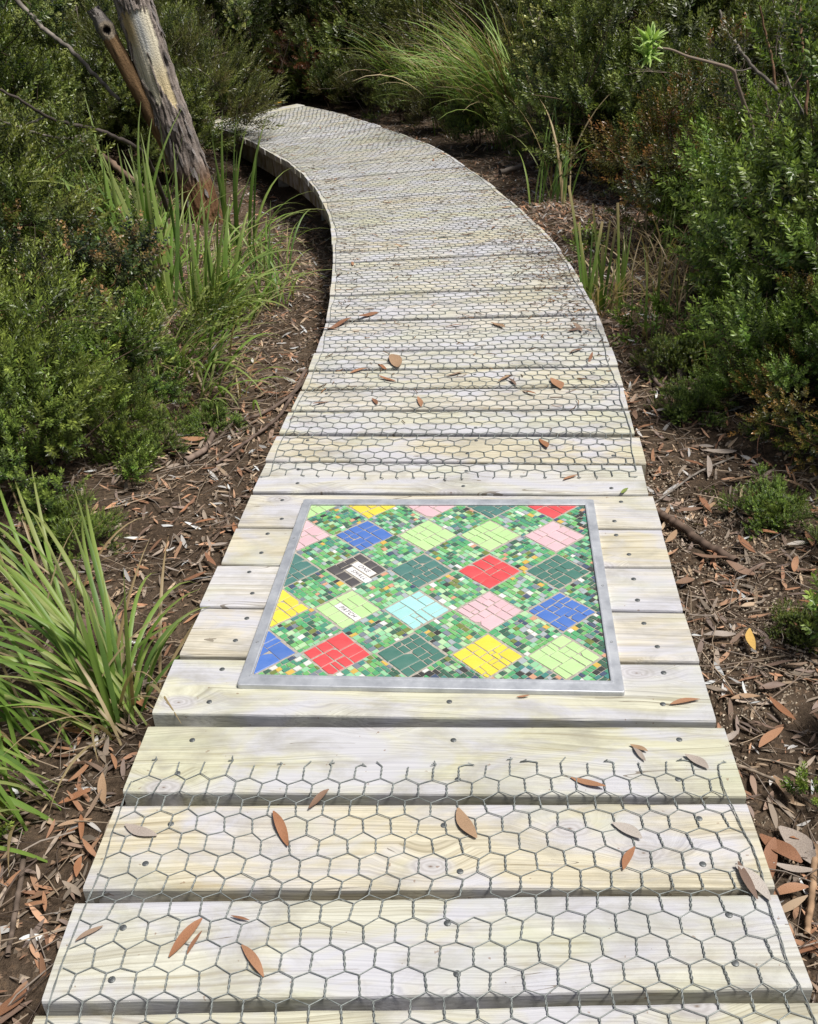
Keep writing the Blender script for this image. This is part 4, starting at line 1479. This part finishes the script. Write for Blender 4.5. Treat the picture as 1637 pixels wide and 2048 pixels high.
# broken side stem with a hollow knot
sp_ = [at_y(372, 345, TY), at_y(338, 290, TY - .03), at_y(300, 222, TY - .05), at_y(262, 150, TY - .06), at_y(228, 88, TY - .06), at_y(206, 48, TY - .06), at_y(184, 14, TY - .06)]
sp_ = spline(np.array(sp_) - TB, 70)
tan2 = np.gradient(sp_, axis=0)
tan2 /= np.linalg.norm(tan2, axis=1, keepdims=True)
knot_c = np.array(at_y(213, 60, TY - .13)) - TB
V, C = [], []
for i in range(70):
    f_ = i / 69
    e1 = toward - tan2[i] * np.dot(toward, tan2[i])
    e1 /= np.linalg.norm(e1)
    e2 = np.cross(tan2[i], e1)
    r0 = .070 - .020 * f_ + .013 * math.exp(-((f_ - .80) / .05) ** 2)
    for j in range(40):
        a = -math.pi + 2 * math.pi * j / 40
        nz = mnoise.fractal(Vector((a * 1.8, f_ * 7, 13)), 1.0, 2.0, 4)
        rag = 0 if f_ < .93 else -.09 * abs(mnoise.noise(Vector((a * 4, 1, 1))))
        q = sp_[i] + (r0 * (1 + .09 * nz)) * (math.cos(a) * e1 + math.sin(a) * e2) + tan2[i] * rag * 2
        col = np.array((.20, .125, .065)) * (1 + .7 * nz) if f_ < .72 else np.array((.20, .18, .165)) * (1 + .8 * nz)
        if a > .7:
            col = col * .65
        dk = np.linalg.norm((q - knot_c) * np.array([1, .6, 1]))
        if dk < .062 and math.cos(a) > .2:
            q = q - e1 * .05 * max(0, 1 - dk / .034)
            col = np.array((.010, .009, .008)) if dk < .030 else np.array((.30, .25, .19)) * (1 + .5 * nz)
        V.append(q)
        C.append(np.clip(col, .006, 1))
jj = np.arange(40)
F = np.concatenate([np.stack([i * 40 + jj, i * 40 + (jj + 1) % 40, (i + 1) * 40 + (jj + 1) % 40, (i + 1) * 40 + jj], 1) for i in range(69)])
g = Geo().add(V, F, C)
g.f.append(((np.arange(40) + 69 * 40)[None], 0))
so = link('side_stem', g.mesh('side_stem', [M_TRUNK]), tree)
so['label'] = 'broken side stem with a dark hollow knot'


# ------------------------------------------------------------------ dead branches and stalks
def px_branch(name, label, runs, group=None):
    """runs: list of (pixel polyline with depth, radius0, radius1, colour); first run is the main stem"""
    g0 = None
    o = None
    for k, (pts, r0, r1, col) in enumerate(runs):
        r0, r1 = r0 * .68, r1 * .68
        P = np.array([at_y(*q) for q in pts])
        P = spline(P, len(pts) * 6)
        P[1:-1] += (rng.normal(0, r0 * .35, P.shape)[1:-1] + np.roll(rng.normal(0, r0 * .35, P.shape), 1, 0)[1:-1]) * .35
        if o is None:
            o = link(name, None, loc=tuple(P[0]))
            tag(o, label, 'branch', group)
            B0 = P[0].copy()
        g = Geo()
        V, F = tube(P - B0, np.linspace(r0, r1, len(P)) * rng.uniform(.94, 1.06, len(P)), 8)
        cc = np.array(col) * np.repeat(rng.uniform(.6, 1.4, len(P)), 8)[:, None]
        g.add(V, F, cc)
        link('main_stem' if k == 0 else 'twig', g.mesh('branch', [M_STEM]), o)
    return o


DK, GY, RB = (.075, .062, .055), (.21, .185, .16), (.20, .12, .075)
px_branch('dead_branch', 'dark forked dead branch reaching left across the grass by the trunk', [
    ([(335, 420, 5.9), (310, 350, 5.7), (285, 305, 5.5), (245, 280, 5.35), (190, 258, 5.2), (130, 245, 5.1), (95, 232, 5.0), (40, 200, 4.9), (-30, 165, 4.8)], .022, .008, DK),
    ([(175, 256, 5.18), (160, 272, 5.15), (120, 276, 5.1), (60, 262, 5.0), (20, 248, 4.9), (-30, 230, 4.8)], .012, .006, GY),
    ([(95, 232, 5.0), (60, 246, 4.95), (35, 254, 4.9)], .008, .004, GY)])
px_branch('dead_branch', 'grey dead branch slanting down at upper left toward the trunk', [([(25, -10, 8.6), (85, 55, 8.5), (125, 85, 8.4), (155, 112, 8.3), (190, 150, 8.2), (240, 200, 8.1)], .03, .02, GY)])
px_branch('dead_branch', 'brown fallen limb low in the grass left of the trunk', [([(150, 275, 7.2), (190, 300, 7.0), (235, 335, 6.8), (290, 380, 6.6)], .03, .03, (.15, .105, .075))])
px_branch('dead_branch', 'thick grey bare stem slanting across the upper right bushes', [
    ([(1573, 300, 5.3), (1560, 203, 5.35), (1551, 175, 5.4), (1508, 135, 5.5), (1480, 98, 5.55), (1453, 60, 5.6), (1440, 20, 5.65)], .018, .009, GY),
    ([(1551, 175, 5.4), (1545, 120, 5.45), (1530, 60, 5.5), (1520, 10, 5.5)], .012, .006, RB), ([(1508, 135, 5.5), (1470, 140, 5.5), (1420, 118, 5.5)], .006, .003, GY)])
px_branch('dead_branch', 'reddish bare stem standing at the far right frame edge', [
    ([(1632, 345, 4.7), (1622, 290, 4.7), (1612, 235, 4.7), (1616, 170, 4.75), (1606, 90, 4.8), (1600, 10, 4.9)], .014, .008, RB), ([(1612, 235, 4.7), (1585, 180, 4.75), (1560, 100, 4.8), (1572, 30, 4.8)], .008, .004, GY)])
px_branch('dead_branch', 'low red-brown branch running through the orange-tipped shrub', [([(1420, 362, 4.9), (1470, 385, 4.7), (1530, 425, 4.5), (1600, 490, 4.3), (1660, 545, 4.2)], .010, .007, (.20, .09, .06))])
px_branch('dry_stalk', 'long pale dry stalk leaning upright before the dark hollow on the right', [([(1293, 390, 5.9), (1316, 292, 5.9), (1340, 238, 5.9), (1381, 170, 5.95)], .0055, .0035, (.42, .36, .27))])
px_branch('dry_stalk', 'long thin dry stalk beside the pale-tipped bush', [([(1135, 285, 8.0), (1168, 225, 8.0), (1205, 170, 8.0), (1262, 120, 8.0)], .007, .004, (.26, .22, .17))])
px_branch('dead_branch', 'pale arched dead branch over dry foliage beyond the deck', [([(705, 160, 13.0), (660, 100, 13.0), (615, 80, 13.1), (585, 95, 13.2)], .016, .01, GY), ([(710, 165, 13.0), (668, 132, 13.0), (622, 118, 13.0)], .012, .006, GY)])
px_branch('dead_branch', 'crossing pale bare stems beyond the middle of the deck', [([(742, 130, 13.0), (712, 70, 13.1), (690, 40, 13.2), (670, 20, 13.2)], .018, .01, GY), ([(740, 128, 13.0), (715, 100, 13.0), (690, 75, 13.0)], .012, .007, GY), ([(745, 85, 13.0), (725, 30, 13.0), (722, -10, 13.0)], .03, .02, GY)])

# pale rosette on its bent stem
RS = at_y(1300, 95, 4.9)
ros = link('rosette_plant', None, loc=tuple(at_y(1510, 330, 5.0)))
tag(ros, 'pale lime rosette of leaves on a bent grey branch at upper right', 'plant')
B0 = np.array(ros.location)
P = spline(np.array([at_y(1510, 330, 5.0), at_y(1505, 255, 5.0), at_y(1488, 205, 4.98), at_y(1473, 160, 4.97), at_y(1464, 138, 4.96), at_y(1420, 124, 4.95), at_y(1375, 112, 4.93), at_y(1340, 98, 4.92), RS]) - B0, 40)
V, F = tube(P, np.linspace(.013, .004, 40), 7)
link('stem', Geo().add(V, F, (.24, .19, .15)).mesh('stem', [M_STEM]), ros)
rr = np.random.default_rng(3)
lg = Geo()
blade_geo(lg, np.stack([np.linspace(0, .088, 6), np.zeros(6), .010 * np.sin(np.linspace(0, 2.4, 6))], 1), .019, (.36, .52, .14), (.48, .62, .22), 0)
leafm = lg.mesh('leaf', [M_GRASS])
for q in range(72):
    cen = RS - B0 + (np.array([.0, 0, .03]) if q < 30 else np.array([-.012, -.02, -.028])) + rr.normal(0, .006, 3)
    th, el = rr.uniform(0, 6.28), rr.uniform(-.7, 1.2)
    link('leaf', leafm, ros, tuple(cen), (rr.normal(0, .3), -el, th), rr.uniform(.75, 1.1))

# ------------------------------------------------------------------ leaf litter and twigs
def leaf_mesh(seed):
    r = np.random.default_rng(seed)
    n = 8
    t = np.linspace(0, 1, n)
    bend = r.choice([-1, 1]) * r.uniform(.02, .12)
    x = t - .5
    y = bend * (t - .5) ** 2 * 1.6
    curl = r.uniform(-.05, .10)
    z = curl * (t - .5) ** 2 + .04 * np.sin(t * r.uniform(3, 8) + r.uniform(0, 6)) * .5
    w = r.uniform(.065, .10) * np.sin(np.pi * np.clip(t * .97 + .015, 0, 1)) ** .8 + .006
    fold = r.uniform(.03, .25)
    tw = r.uniform(-.6, .6) * (t - .5)
    Lr = np.stack([x, y + w * np.cos(tw), z + w * fold + w * np.sin(tw)], 1)
    Cc = np.stack([x, y, z], 1)
    Rr = np.stack([x, y - w * np.cos(tw), z + w * fold - w * np.sin(tw)], 1)
    V = np.stack([Lr, Cc, Rr], 1).reshape(-1, 3)
    V[:, 2] -= V[:, 2].min()
    i = np.arange(n - 1) * 3
    F = np.concatenate([np.stack([i, i + 1, i + 4, i + 3], 1), np.stack([i + 1, i + 2, i + 5, i + 4], 1)])
    g = Geo().add(V, F)
    # give the blade a little thickness
    V2 = V.copy()
    V2[:, 2] += .006
    g.add(V2, F[:, ::-1])
    return g.mesh('leaf', [M_DEADLEAF], colors=False), V, F


LEAVES = [leaf_mesh(s) for s in range(60, 70)]
LCOL = [(.33, .16, .085), (.37, .20, .115), (.26, .13, .075), (.23, .145, .10), (.36, .24, .15), (.19, .13, .10), (.31, .225, .165)]
GREYL = [(.38, .33, .29), (.46, .42, .38), (.34, .29, .25)]


def fallen(x, y, z, ln, az, col, label, group, i, tilt=.0, wide=1.0):
    o = link('fallen_leaf', LEAVES[i % 10][0], loc=(x, y, z), rot=(rng.normal(0, tilt), rng.normal(0, tilt), az), scale=(ln, ln * wide, ln))
    o.color = (*col, 1)
    tag(o, label, 'leaf', group)
    return o


deck_leaves = [
    ((548, 1622), (577, 1692), 0, 1.0, 'orange-brown leaf caught upright under wire on the second netted plank'),
    ((616, 1618), (656, 1578), 3, 1.0, 'brown leaf lying across the gap above the second netted plank'),
    ((335, 1912), (402, 1838), 0, 1.0, 'long orange-brown leaf on the white plank at lower left'),
    ((372, 1908), (402, 1862), 2, .9, 'shorter brown leaf overlapping a longer one at lower left'),
    ((462, 1832), (499, 1841), 2, .9, 'small red-brown leaf near the gap at lower left'),
    ((486, 1888), (530, 1952), 1, 1.0, 'orange leaf pointing down on the white lower plank'),
    ((912, 1618), (949, 1678), 4, 1.5, 'broad tan leaf under wire at the middle of a netted plank'),
    ((1142, 1554), (1212, 1577), 1, 1.1, 'slim tan leaf lying level under wire on the first netted plank'),
    ((1244, 1738), (1267, 1692), 0, 1.2, 'orange leaf standing beside a wire right of centre'),
    ((1262, 1488), (1297, 1502), 4, 1.4, 'small tan leaf at the cut wire ends on the right'),
    ((1268, 1494), (1292, 1522), 12, 1.3, 'pale grey-brown leaf below the small tan leaf at the wire ends'),
    ((1373, 1508), (1420, 1535), 10, 2.2, 'pale broad leaf scrap under wire near the right plank end'),
    ((1228, 1642), (1287, 1676), 11, 1.8, 'pale skeleton leaf on the second netted plank at right'),
    ((1478, 1728), (1548, 1798), 11, 1.9, 'large pale grey curled leaf at the right plank end'),
    ((1474, 1724), (1513, 1798), 5, 1.2, 'brown leaf tucked beside the large pale curled leaf'),
    ((1341, 1406), (1400, 1397), 1, 1.0, 'orange curled leaf on the bare plank right of the mosaic'),
    ((248, 1652), (312, 1674), 10, 1.3, 'pale flat leaf at the left wire edge of a netted plank'),
    ((1034, 1393), (1060, 1391), 1, 1.1, 'tiny orange leaf against the near edge of the mosaic frame'),
    ((150, 1880), (205, 1850), 6, 1.0, 'pale brown flat leaf at the left end of the white plank'),
    ((1242, 987), (1256, 975), 13, 1.2, 'small green leaf on the plank right above the mosaic'),
    ((786, 710), (798, 738), 4, 1.6, 'tan upright leaf on the netted deck beyond the mosaic'),
    ((1106, 757), (1127, 777), 1, 2.8, 'round orange leaf on the far netting at right'),
    ((1082, 876), (1098, 897), 0, 1.3, 'orange leaf in the last netting rows before the mosaic'),
    ((1126, 958), (1154, 949), 1, 1.3, 'orange leaf near the ragged netting edge at right'),
    ((548, 211), (572, 205), 14, 2.0, 'bright orange leaf on the far corner of the deck')]
LC_ALL = {**{i: c for i, c in enumerate(LCOL)}, 10: GREYL[0], 11: GREYL[1], 12: GREYL[2], 13: (.20, .26, .07), 14: (.75, .36, .04)}
n_ind = 0
for k, (a, b, ci, wide, lab) in enumerate(deck_leaves):
    A, B = at(*a, .006), at(*b, .006)
    m_ = (A + B) / 2
    fallen(m_[0], m_[1], .005 + (deck_z(arc_of_left(m_[1])) if m_[1] > 3 else 0), np.linalg.norm(B - A), math.atan2(B[1] - A[1], B[0] - A[0]), LC_ALL[ci], lab, None, k, .03, min(wide * 1.1, 1.9))
    n_ind += 1
more = [((757, 728), (774, 739)), ((838, 795), (845, 812)), ((746, 796), (757, 809)), ((625, 809), (657, 801)), ((998, 764), (1024, 749)), ((1019, 757), (1034, 769)), ((893, 751), (927, 744)), ((758, 754), (792, 761)), ((638, 658), (678, 655)), ((655, 657), (702, 640)),
        ((1139, 709), (1164, 699)), ((984, 644), (1012, 656)), ((1134, 666), (1166, 659)), ((1149, 649), (1167, 667)), ((1044, 779), (1072, 791)), ((700, 745), (735, 735)), ((720, 640), (760, 625))]
for k, (a, b) in enumerate(more):
    A, B = at(*a, .006), at(*b, .006)
    m_ = (A + B) / 2
    fallen(m_[0], m_[1], .006 + deck_z(arc_of_left(m_[1])), max(.035, np.linalg.norm(B - A)), math.atan2(B[1] - A[1], B[0] - A[0]), LCOL[k % 7], 'small brown leaf scattered on the netted deck beyond the mosaic', 'leaves scattered on the far netting', k, .1, 1.1)
    n_ind += 1
# debris further along the deck: denser along both edges
dr = np.random.default_rng(91)
for k in range(46):
    s_ = arc_of_left(3.2) + dr.random() ** .8 * 7.0
    u_ = dr.choice([dr.beta(1, 5), 1 - dr.beta(1, 4), dr.random()])
    q = deck_point(np.array([.03 + .94 * u_]), np.array([s_]))[0]
    fallen(q[0], q[1], .006 + deck_z(s_), dr.uniform(.035, .09), dr.uniform(0, 6.28), LC_ALL[int(dr.choice([0, 1, 2, 3, 4, 5, 6, 10, 12]))], 'small brown leaf scattered on the netted deck beyond the mosaic', 'leaves scattered on the far netting', k, .12, 1.0)
    n_ind += 1
# leaves on the ground near the deck: the ones that show largest
marks = [(370, 890, .11, 2.0), (385, 880, .10, 1.6), (350, 905, .09, 1.3), (430, 1040, .06, 1.2), (410, 1045, .09, 1.3), (440, 1090, .05, 1.5), (420, 1120, .07, 1.0), (345, 1140, .06, 1.0), (390, 1155, .07, 1.3), (150, 1420, .06, 1.3), (280, 1405, .07, 1.4), (150, 1595, .07, 1.1), (205, 1580, .08, 1.2), (150, 1645, .07, 1.0), (165, 1655, .07, 1.2),
         (180, 1700, .06, 1.0), (155, 1735, .06, 1.2), (90, 1805, .05, 1.0), (70, 1810, .05, 1.2), (25, 2010, .08, 2.0), (1560, 1700, .10, 2.4), (1600, 1690, .10, 2.2), (1540, 1720, .11, 1.2), (1590, 1740, .08, 1.2), (1580, 1780, .07, 2.0), (1570, 1580, .08, 1.3), (1540, 1475, .09, 1.2), (1565, 1420, .09, 1.0), (1500, 1285, .085, 1.4), (1450, 1290, .07, 1.3),
         (1440, 1270, .08, 1.2), (1620, 1080, .09, 1.3), (1490, 1090, .10, 1.5), (1420, 1115, .10, 1.3), (1530, 1065, .08, 1.2), (1410, 1010, .09, 1.4), (1460, 1020, .08, 1.3), (1380, 1020, .08, 1.2), (1345, 1075, .08, 1.3), (1590, 1130, .08, 1.2), (1370, 1165, .09, 1.4), (1480, 1140, .09, 1.6), (1440, 905, .12, 1.0), (1420, 935, .10, 1.2), (1480, 960, .08, 1.3), (1360, 745, .12, 1.2), (1270, 830, .08, 1.3), (1570, 1240, .06, 1.6), (1600, 1260, .07, 1.2)]
for k, (px, py, ln, wide) in enumerate(marks):
    A = at(px, py, -.15)
    z_ = float(gh(A[0], A[1]))
    A = at(px, py, z_ + .02)
    cc_ = LCOL[int(dr.integers(5))] if dr.random() < .85 else GREYL[2]
    if (px, py) == (1500, 1285):
        fallen(A[0], A[1], z_ + .03, ln, 1.4, (.62, .40, .12), 'bright yellow leaf on the litter right of the mosaic', None, k, .15, wide)
    elif px > 800:
        fallen(A[0], A[1], z_ + .022, ln, dr.uniform(0, 6.28), cc_, 'large brown gum leaf on the litter right of the boardwalk', 'large leaves on the right litter', k, .2, wide)
    else:
        fallen(A[0], A[1], z_ + .022, ln, dr.uniform(0, 6.28), cc_, 'large brown gum leaf on the litter left of the boardwalk', 'large leaves on the left litter', k, .2, wide)
    n_ind += 1
k = 0
while n_ind < 298:
    side = dr.choice([-1, 1])
    y_ = .9 + dr.random() ** 1.3 * 3.6
    ex = np.interp(y_, LEFT[:, 1], LEFT[:, 0]) if side < 0 else np.interp(y_, RIGHT[:, 1], RIGHT[:, 0])
    x_ = ex + side * (.03 + dr.random() ** 1.1 * .65)
    sd_ = 'left' if side < 0 else 'right'
    fallen(x_, y_, float(gh(x_, y_)) + .018, dr.uniform(.05, .09), dr.uniform(0, 6.28), LCOL[int(dr.integers(7))] if dr.random() < .9 else GREYL[int(dr.integers(3))], f'brown fallen gum leaf on the ground {sd_} of the boardwalk', f'fallen leaves {sd_} of the boardwalk', k, .25, dr.uniform(.8, 1.3))
    n_ind += 1
    k += 1


def litter_spots(n, r, ymax=11.5, wmax=1.6):
    out = []
    while len(out) < n:
        m = n * 2
        y_ = .4 + r.random(m) ** 1.25 * ymax
        side = r.choice([-1, 1], m)
        ex = np.where(side < 0, np.interp(y_, LEFT[:, 1], LEFT[:, 0]), np.interp(y_, RIGHT[:, 1], RIGHT[:, 0]))
        x_ = ex + side * (-.03 + r.random(m) ** 1.3 * wmax)
        out += list(zip(x_, y_))
    return np.array(out[:n])


lr = np.random.default_rng(17)
g = Geo()
sp_xy = litter_spots(20000, lr)
bank = np.stack([lr.normal(1.25, .28, 2600), lr.normal(6.9, .75, 2600)], 1)      # leafy bank right of the bend
sp_xy = np.concatenate([sp_xy, bank[~inside_deck(bank[:, 0], bank[:, 1], .0)]])
sz = gh(sp_xy[:, 0], sp_xy[:, 1])
small = LEAVES
for k, ((x_, y_), z_) in enumerate(zip(sp_xy, sz)):
    _, LV, LF = small[k % 10]
    ln = lr.uniform(.02, .068)
    a, ti, tj = lr.uniform(0, 6.28), lr.normal(0, .35), lr.normal(0, .35)
    ca, sa = math.cos(a), math.sin(a)
    Q = LV[::1] * ln
    Q = np.stack([Q[:, 0] * ca - Q[:, 1] * sa, Q[:, 0] * sa + Q[:, 1] * ca, Q[:, 2] + Q[:, 0] * ti + Q[:, 1] * tj + .008], 1)
    col = np.array(LCOL[k % 7] if lr.random() < .72 else GREYL[k % 3] if lr.random() < .35 else (.24, .175, .125)) * lr.uniform(.75, 1.75) * np.array((.95, 1.06, 1.16))
    g.add(Q + np.array([x_, y_, z_]), LF, col)
lit = link('leaf_litter', g.mesh('leaf_litter', [M_LITTER]))
lit['kind'] = 'stuff'
lit['label'] = 'brown and grey dead leaves carpeting the ground beside the deck'
# twigs
g = Geo()
tw = litter_spots(7500, lr)
tz = gh(tw[:, 0], tw[:, 1])
for (x_, y_), z_ in zip(tw, tz):
    ln, a = lr.uniform(.04, .26), lr.uniform(0, 6.28)
    d = np.array([math.cos(a), math.sin(a), lr.normal(0, .08)]) * ln / 2
    c0 = np.array([x_, y_, z_ + lr.uniform(.004, .03)])
    V, F = tube(wobble(c0 - d, c0 + d, 4, ln * .04, lr), lr.uniform(.0007, .0020), 3)
    g.add(V, F, np.array([(.25, .21, .175), (.17, .13, .10), (.32, .25, .18), (.10, .075, .06)][lr.integers(4)]) * lr.uniform(.7, 1.4))
twg = link('twig_litter', g.mesh('twig_litter', [M_STEM]))
twg['kind'] = 'stuff'
twg['label'] = 'thin dry twigs strewn over the ground beside the deck'
# pale grit and bark crumbs on the bare ground
g = Geo()
ng = 17000
gxy = np.stack([lr.uniform(.62, 1.7, ng), .8 + lr.random(ng) * 2.2], 1)
dens = np.array([mnoise.noise(Vector((x_ * 3.0, y_ * 3.0, 4))) for x_, y_ in gxy])
gxy = gxy[(dens + lr.normal(0, .12, ng)) > -.05]
npale = len(gxy)
gxy = np.concatenate([gxy, litter_spots(16000, lr, 6.0, 1.1)])
gz = gh(gxy[:, 0], gxy[:, 1])
for k, ((x_, y_), z_) in enumerate(zip(gxy, gz)):
    s_ = lr.uniform(.0015, .0055) if k < npale else lr.uniform(.003, .010)
    q = np.array([(1, 0, 0), (-.5, .8, 0), (-.5, -.8, 0), (0, 0, .9)]) * s_ * lr.uniform(.4, 1.5, (4, 3)) + np.array([x_, y_, z_ + .004])
    g.add(q, [(0, 1, 3), (1, 2, 3), (2, 0, 3)], np.array((.50, .42, .32) if k < npale else [(.22, .15, .10), (.30, .21, .14), (.14, .10, .07), (.36, .29, .22)][k % 4]) * lr.uniform(.6, 1.2))
gr = link('grit', g.mesh('grit', [M_LITTER], smooth=False))
gr['kind'] = 'stuff'
gr['label'] = 'pale grit and bark crumbs scattered on the bare soil'


# fine debris lying on the far planks, thickest along the edges
g = Geo()
for k in range(1500):
    s_ = arc_of_left(3.1) + lr.random() ** .75 * 7.6
    u_ = lr.choice([lr.beta(1, 6), 1 - lr.beta(1, 5), lr.random()])
    if lr.random() < .3:
        s_, u_ = arc_of_left(4.9) + lr.normal(0, .55), 1 - abs(lr.normal(0, .16))
    q = deck_point(np.array([np.clip(.01 + .98 * u_, 0, 1)]), np.array([s_]))[0]
    a, ln = lr.uniform(0, 6.28), lr.uniform(.008, .05)
    d = np.array([math.cos(a), math.sin(a), 0]) * ln / 2
    c0 = np.array([q[0], q[1], .0035 + deck_z(s_) + lr.random() * .004])
    V, F = tube(wobble(c0 - d, c0 + d, 3, ln * .06, lr), lr.uniform(.0008, .0024), 3)
    g.add(V, F, np.array([(.22, .15, .10), (.13, .09, .06), (.30, .17, .09)][lr.integers(3)]) * lr.uniform(.7, 1.2))
db = link('deck_debris', g.mesh('deck_debris', [M_STEM]))
db['kind'] = 'stuff'
db['label'] = 'fine brown bark and twig crumbs on the far planks'


# single sticks
def stick(pts, r0, r1, col, label):
    P = np.array([at(px, py, -.13) for px, py in pts])
    for q in P:
        q[2] = float(gh(q[0], q[1])) + r0 + .012
    P = spline(P, len(P) * 7)
    P += rng.normal(0, r0 * .12, P.shape)
    o = link('fallen_stick', None, loc=tuple(P[0]))
    V, F = tube(P - P[0], np.linspace(r0, r1, len(P)) * rng.uniform(.92, 1.08, len(P)), 8)
    link('stick', Geo().add(V, F, np.array(col) * np.repeat(rng.uniform(.6, 1.4, len(P)), 8)[:, None]).mesh('stick', [M_STEM]), o)
    return tag(o, label, 'stick')


stick([(1315, 1015), (1360, 1045), (1410, 1080), (1475, 1110)], .014, .012, (.12, .085, .065), 'thick dark stick on the litter right of the mosaic')
stick([(1470, 905), (1400, 930), (1340, 965), (1285, 1010)], .004, .003, GY, 'thin pale stick pointing at the deck above the thick dark stick')
stick([(640, 705), (600, 760), (540, 800), (470, 825), (380, 835)], .009, .005, (.14, .105, .085), 'long dark twig reaching the deck edge left of the netting')
stick([(610, 730), (560, 810), (500, 865), (430, 920)], .008, .005, (.15, .11, .09), 'second dark twig below the long one left of the netting')
stick([(430, 840), (410, 890), (370, 915)], .010, .012, (.20, .15, .12), 'short brown bark stick among orange leaves left of the deck')
stick([(1260, 700), (1290, 735), (1330, 780)], .010, .008, (.16, .12, .1), 'dark stick beside the deck below the clipped reeds')
stick([(1440, 1500), (1500, 1520), (1570, 1545), (1650, 1590)], .004, .003, (.26, .21, .16), 'long pale twig among wispy stems at right of the first netted plank')
stick([(1640, 1660), (1632, 1760), (1620, 1850)], .007, .006, (.32, .21, .13), 'tan bark strip upright at the lower right frame edge')
stick([(45, 1700), (30, 1800), (12, 1900)], .006, .005, (.13, .10, .08), 'dark stick at the lower left frame edge')
stick([(855, 350), (1000, 345), (1090, 330), (1140, 325)][1:], .020, .015, (.20, .17, .145), 'grey log lying on the leafy bank right of the bend')
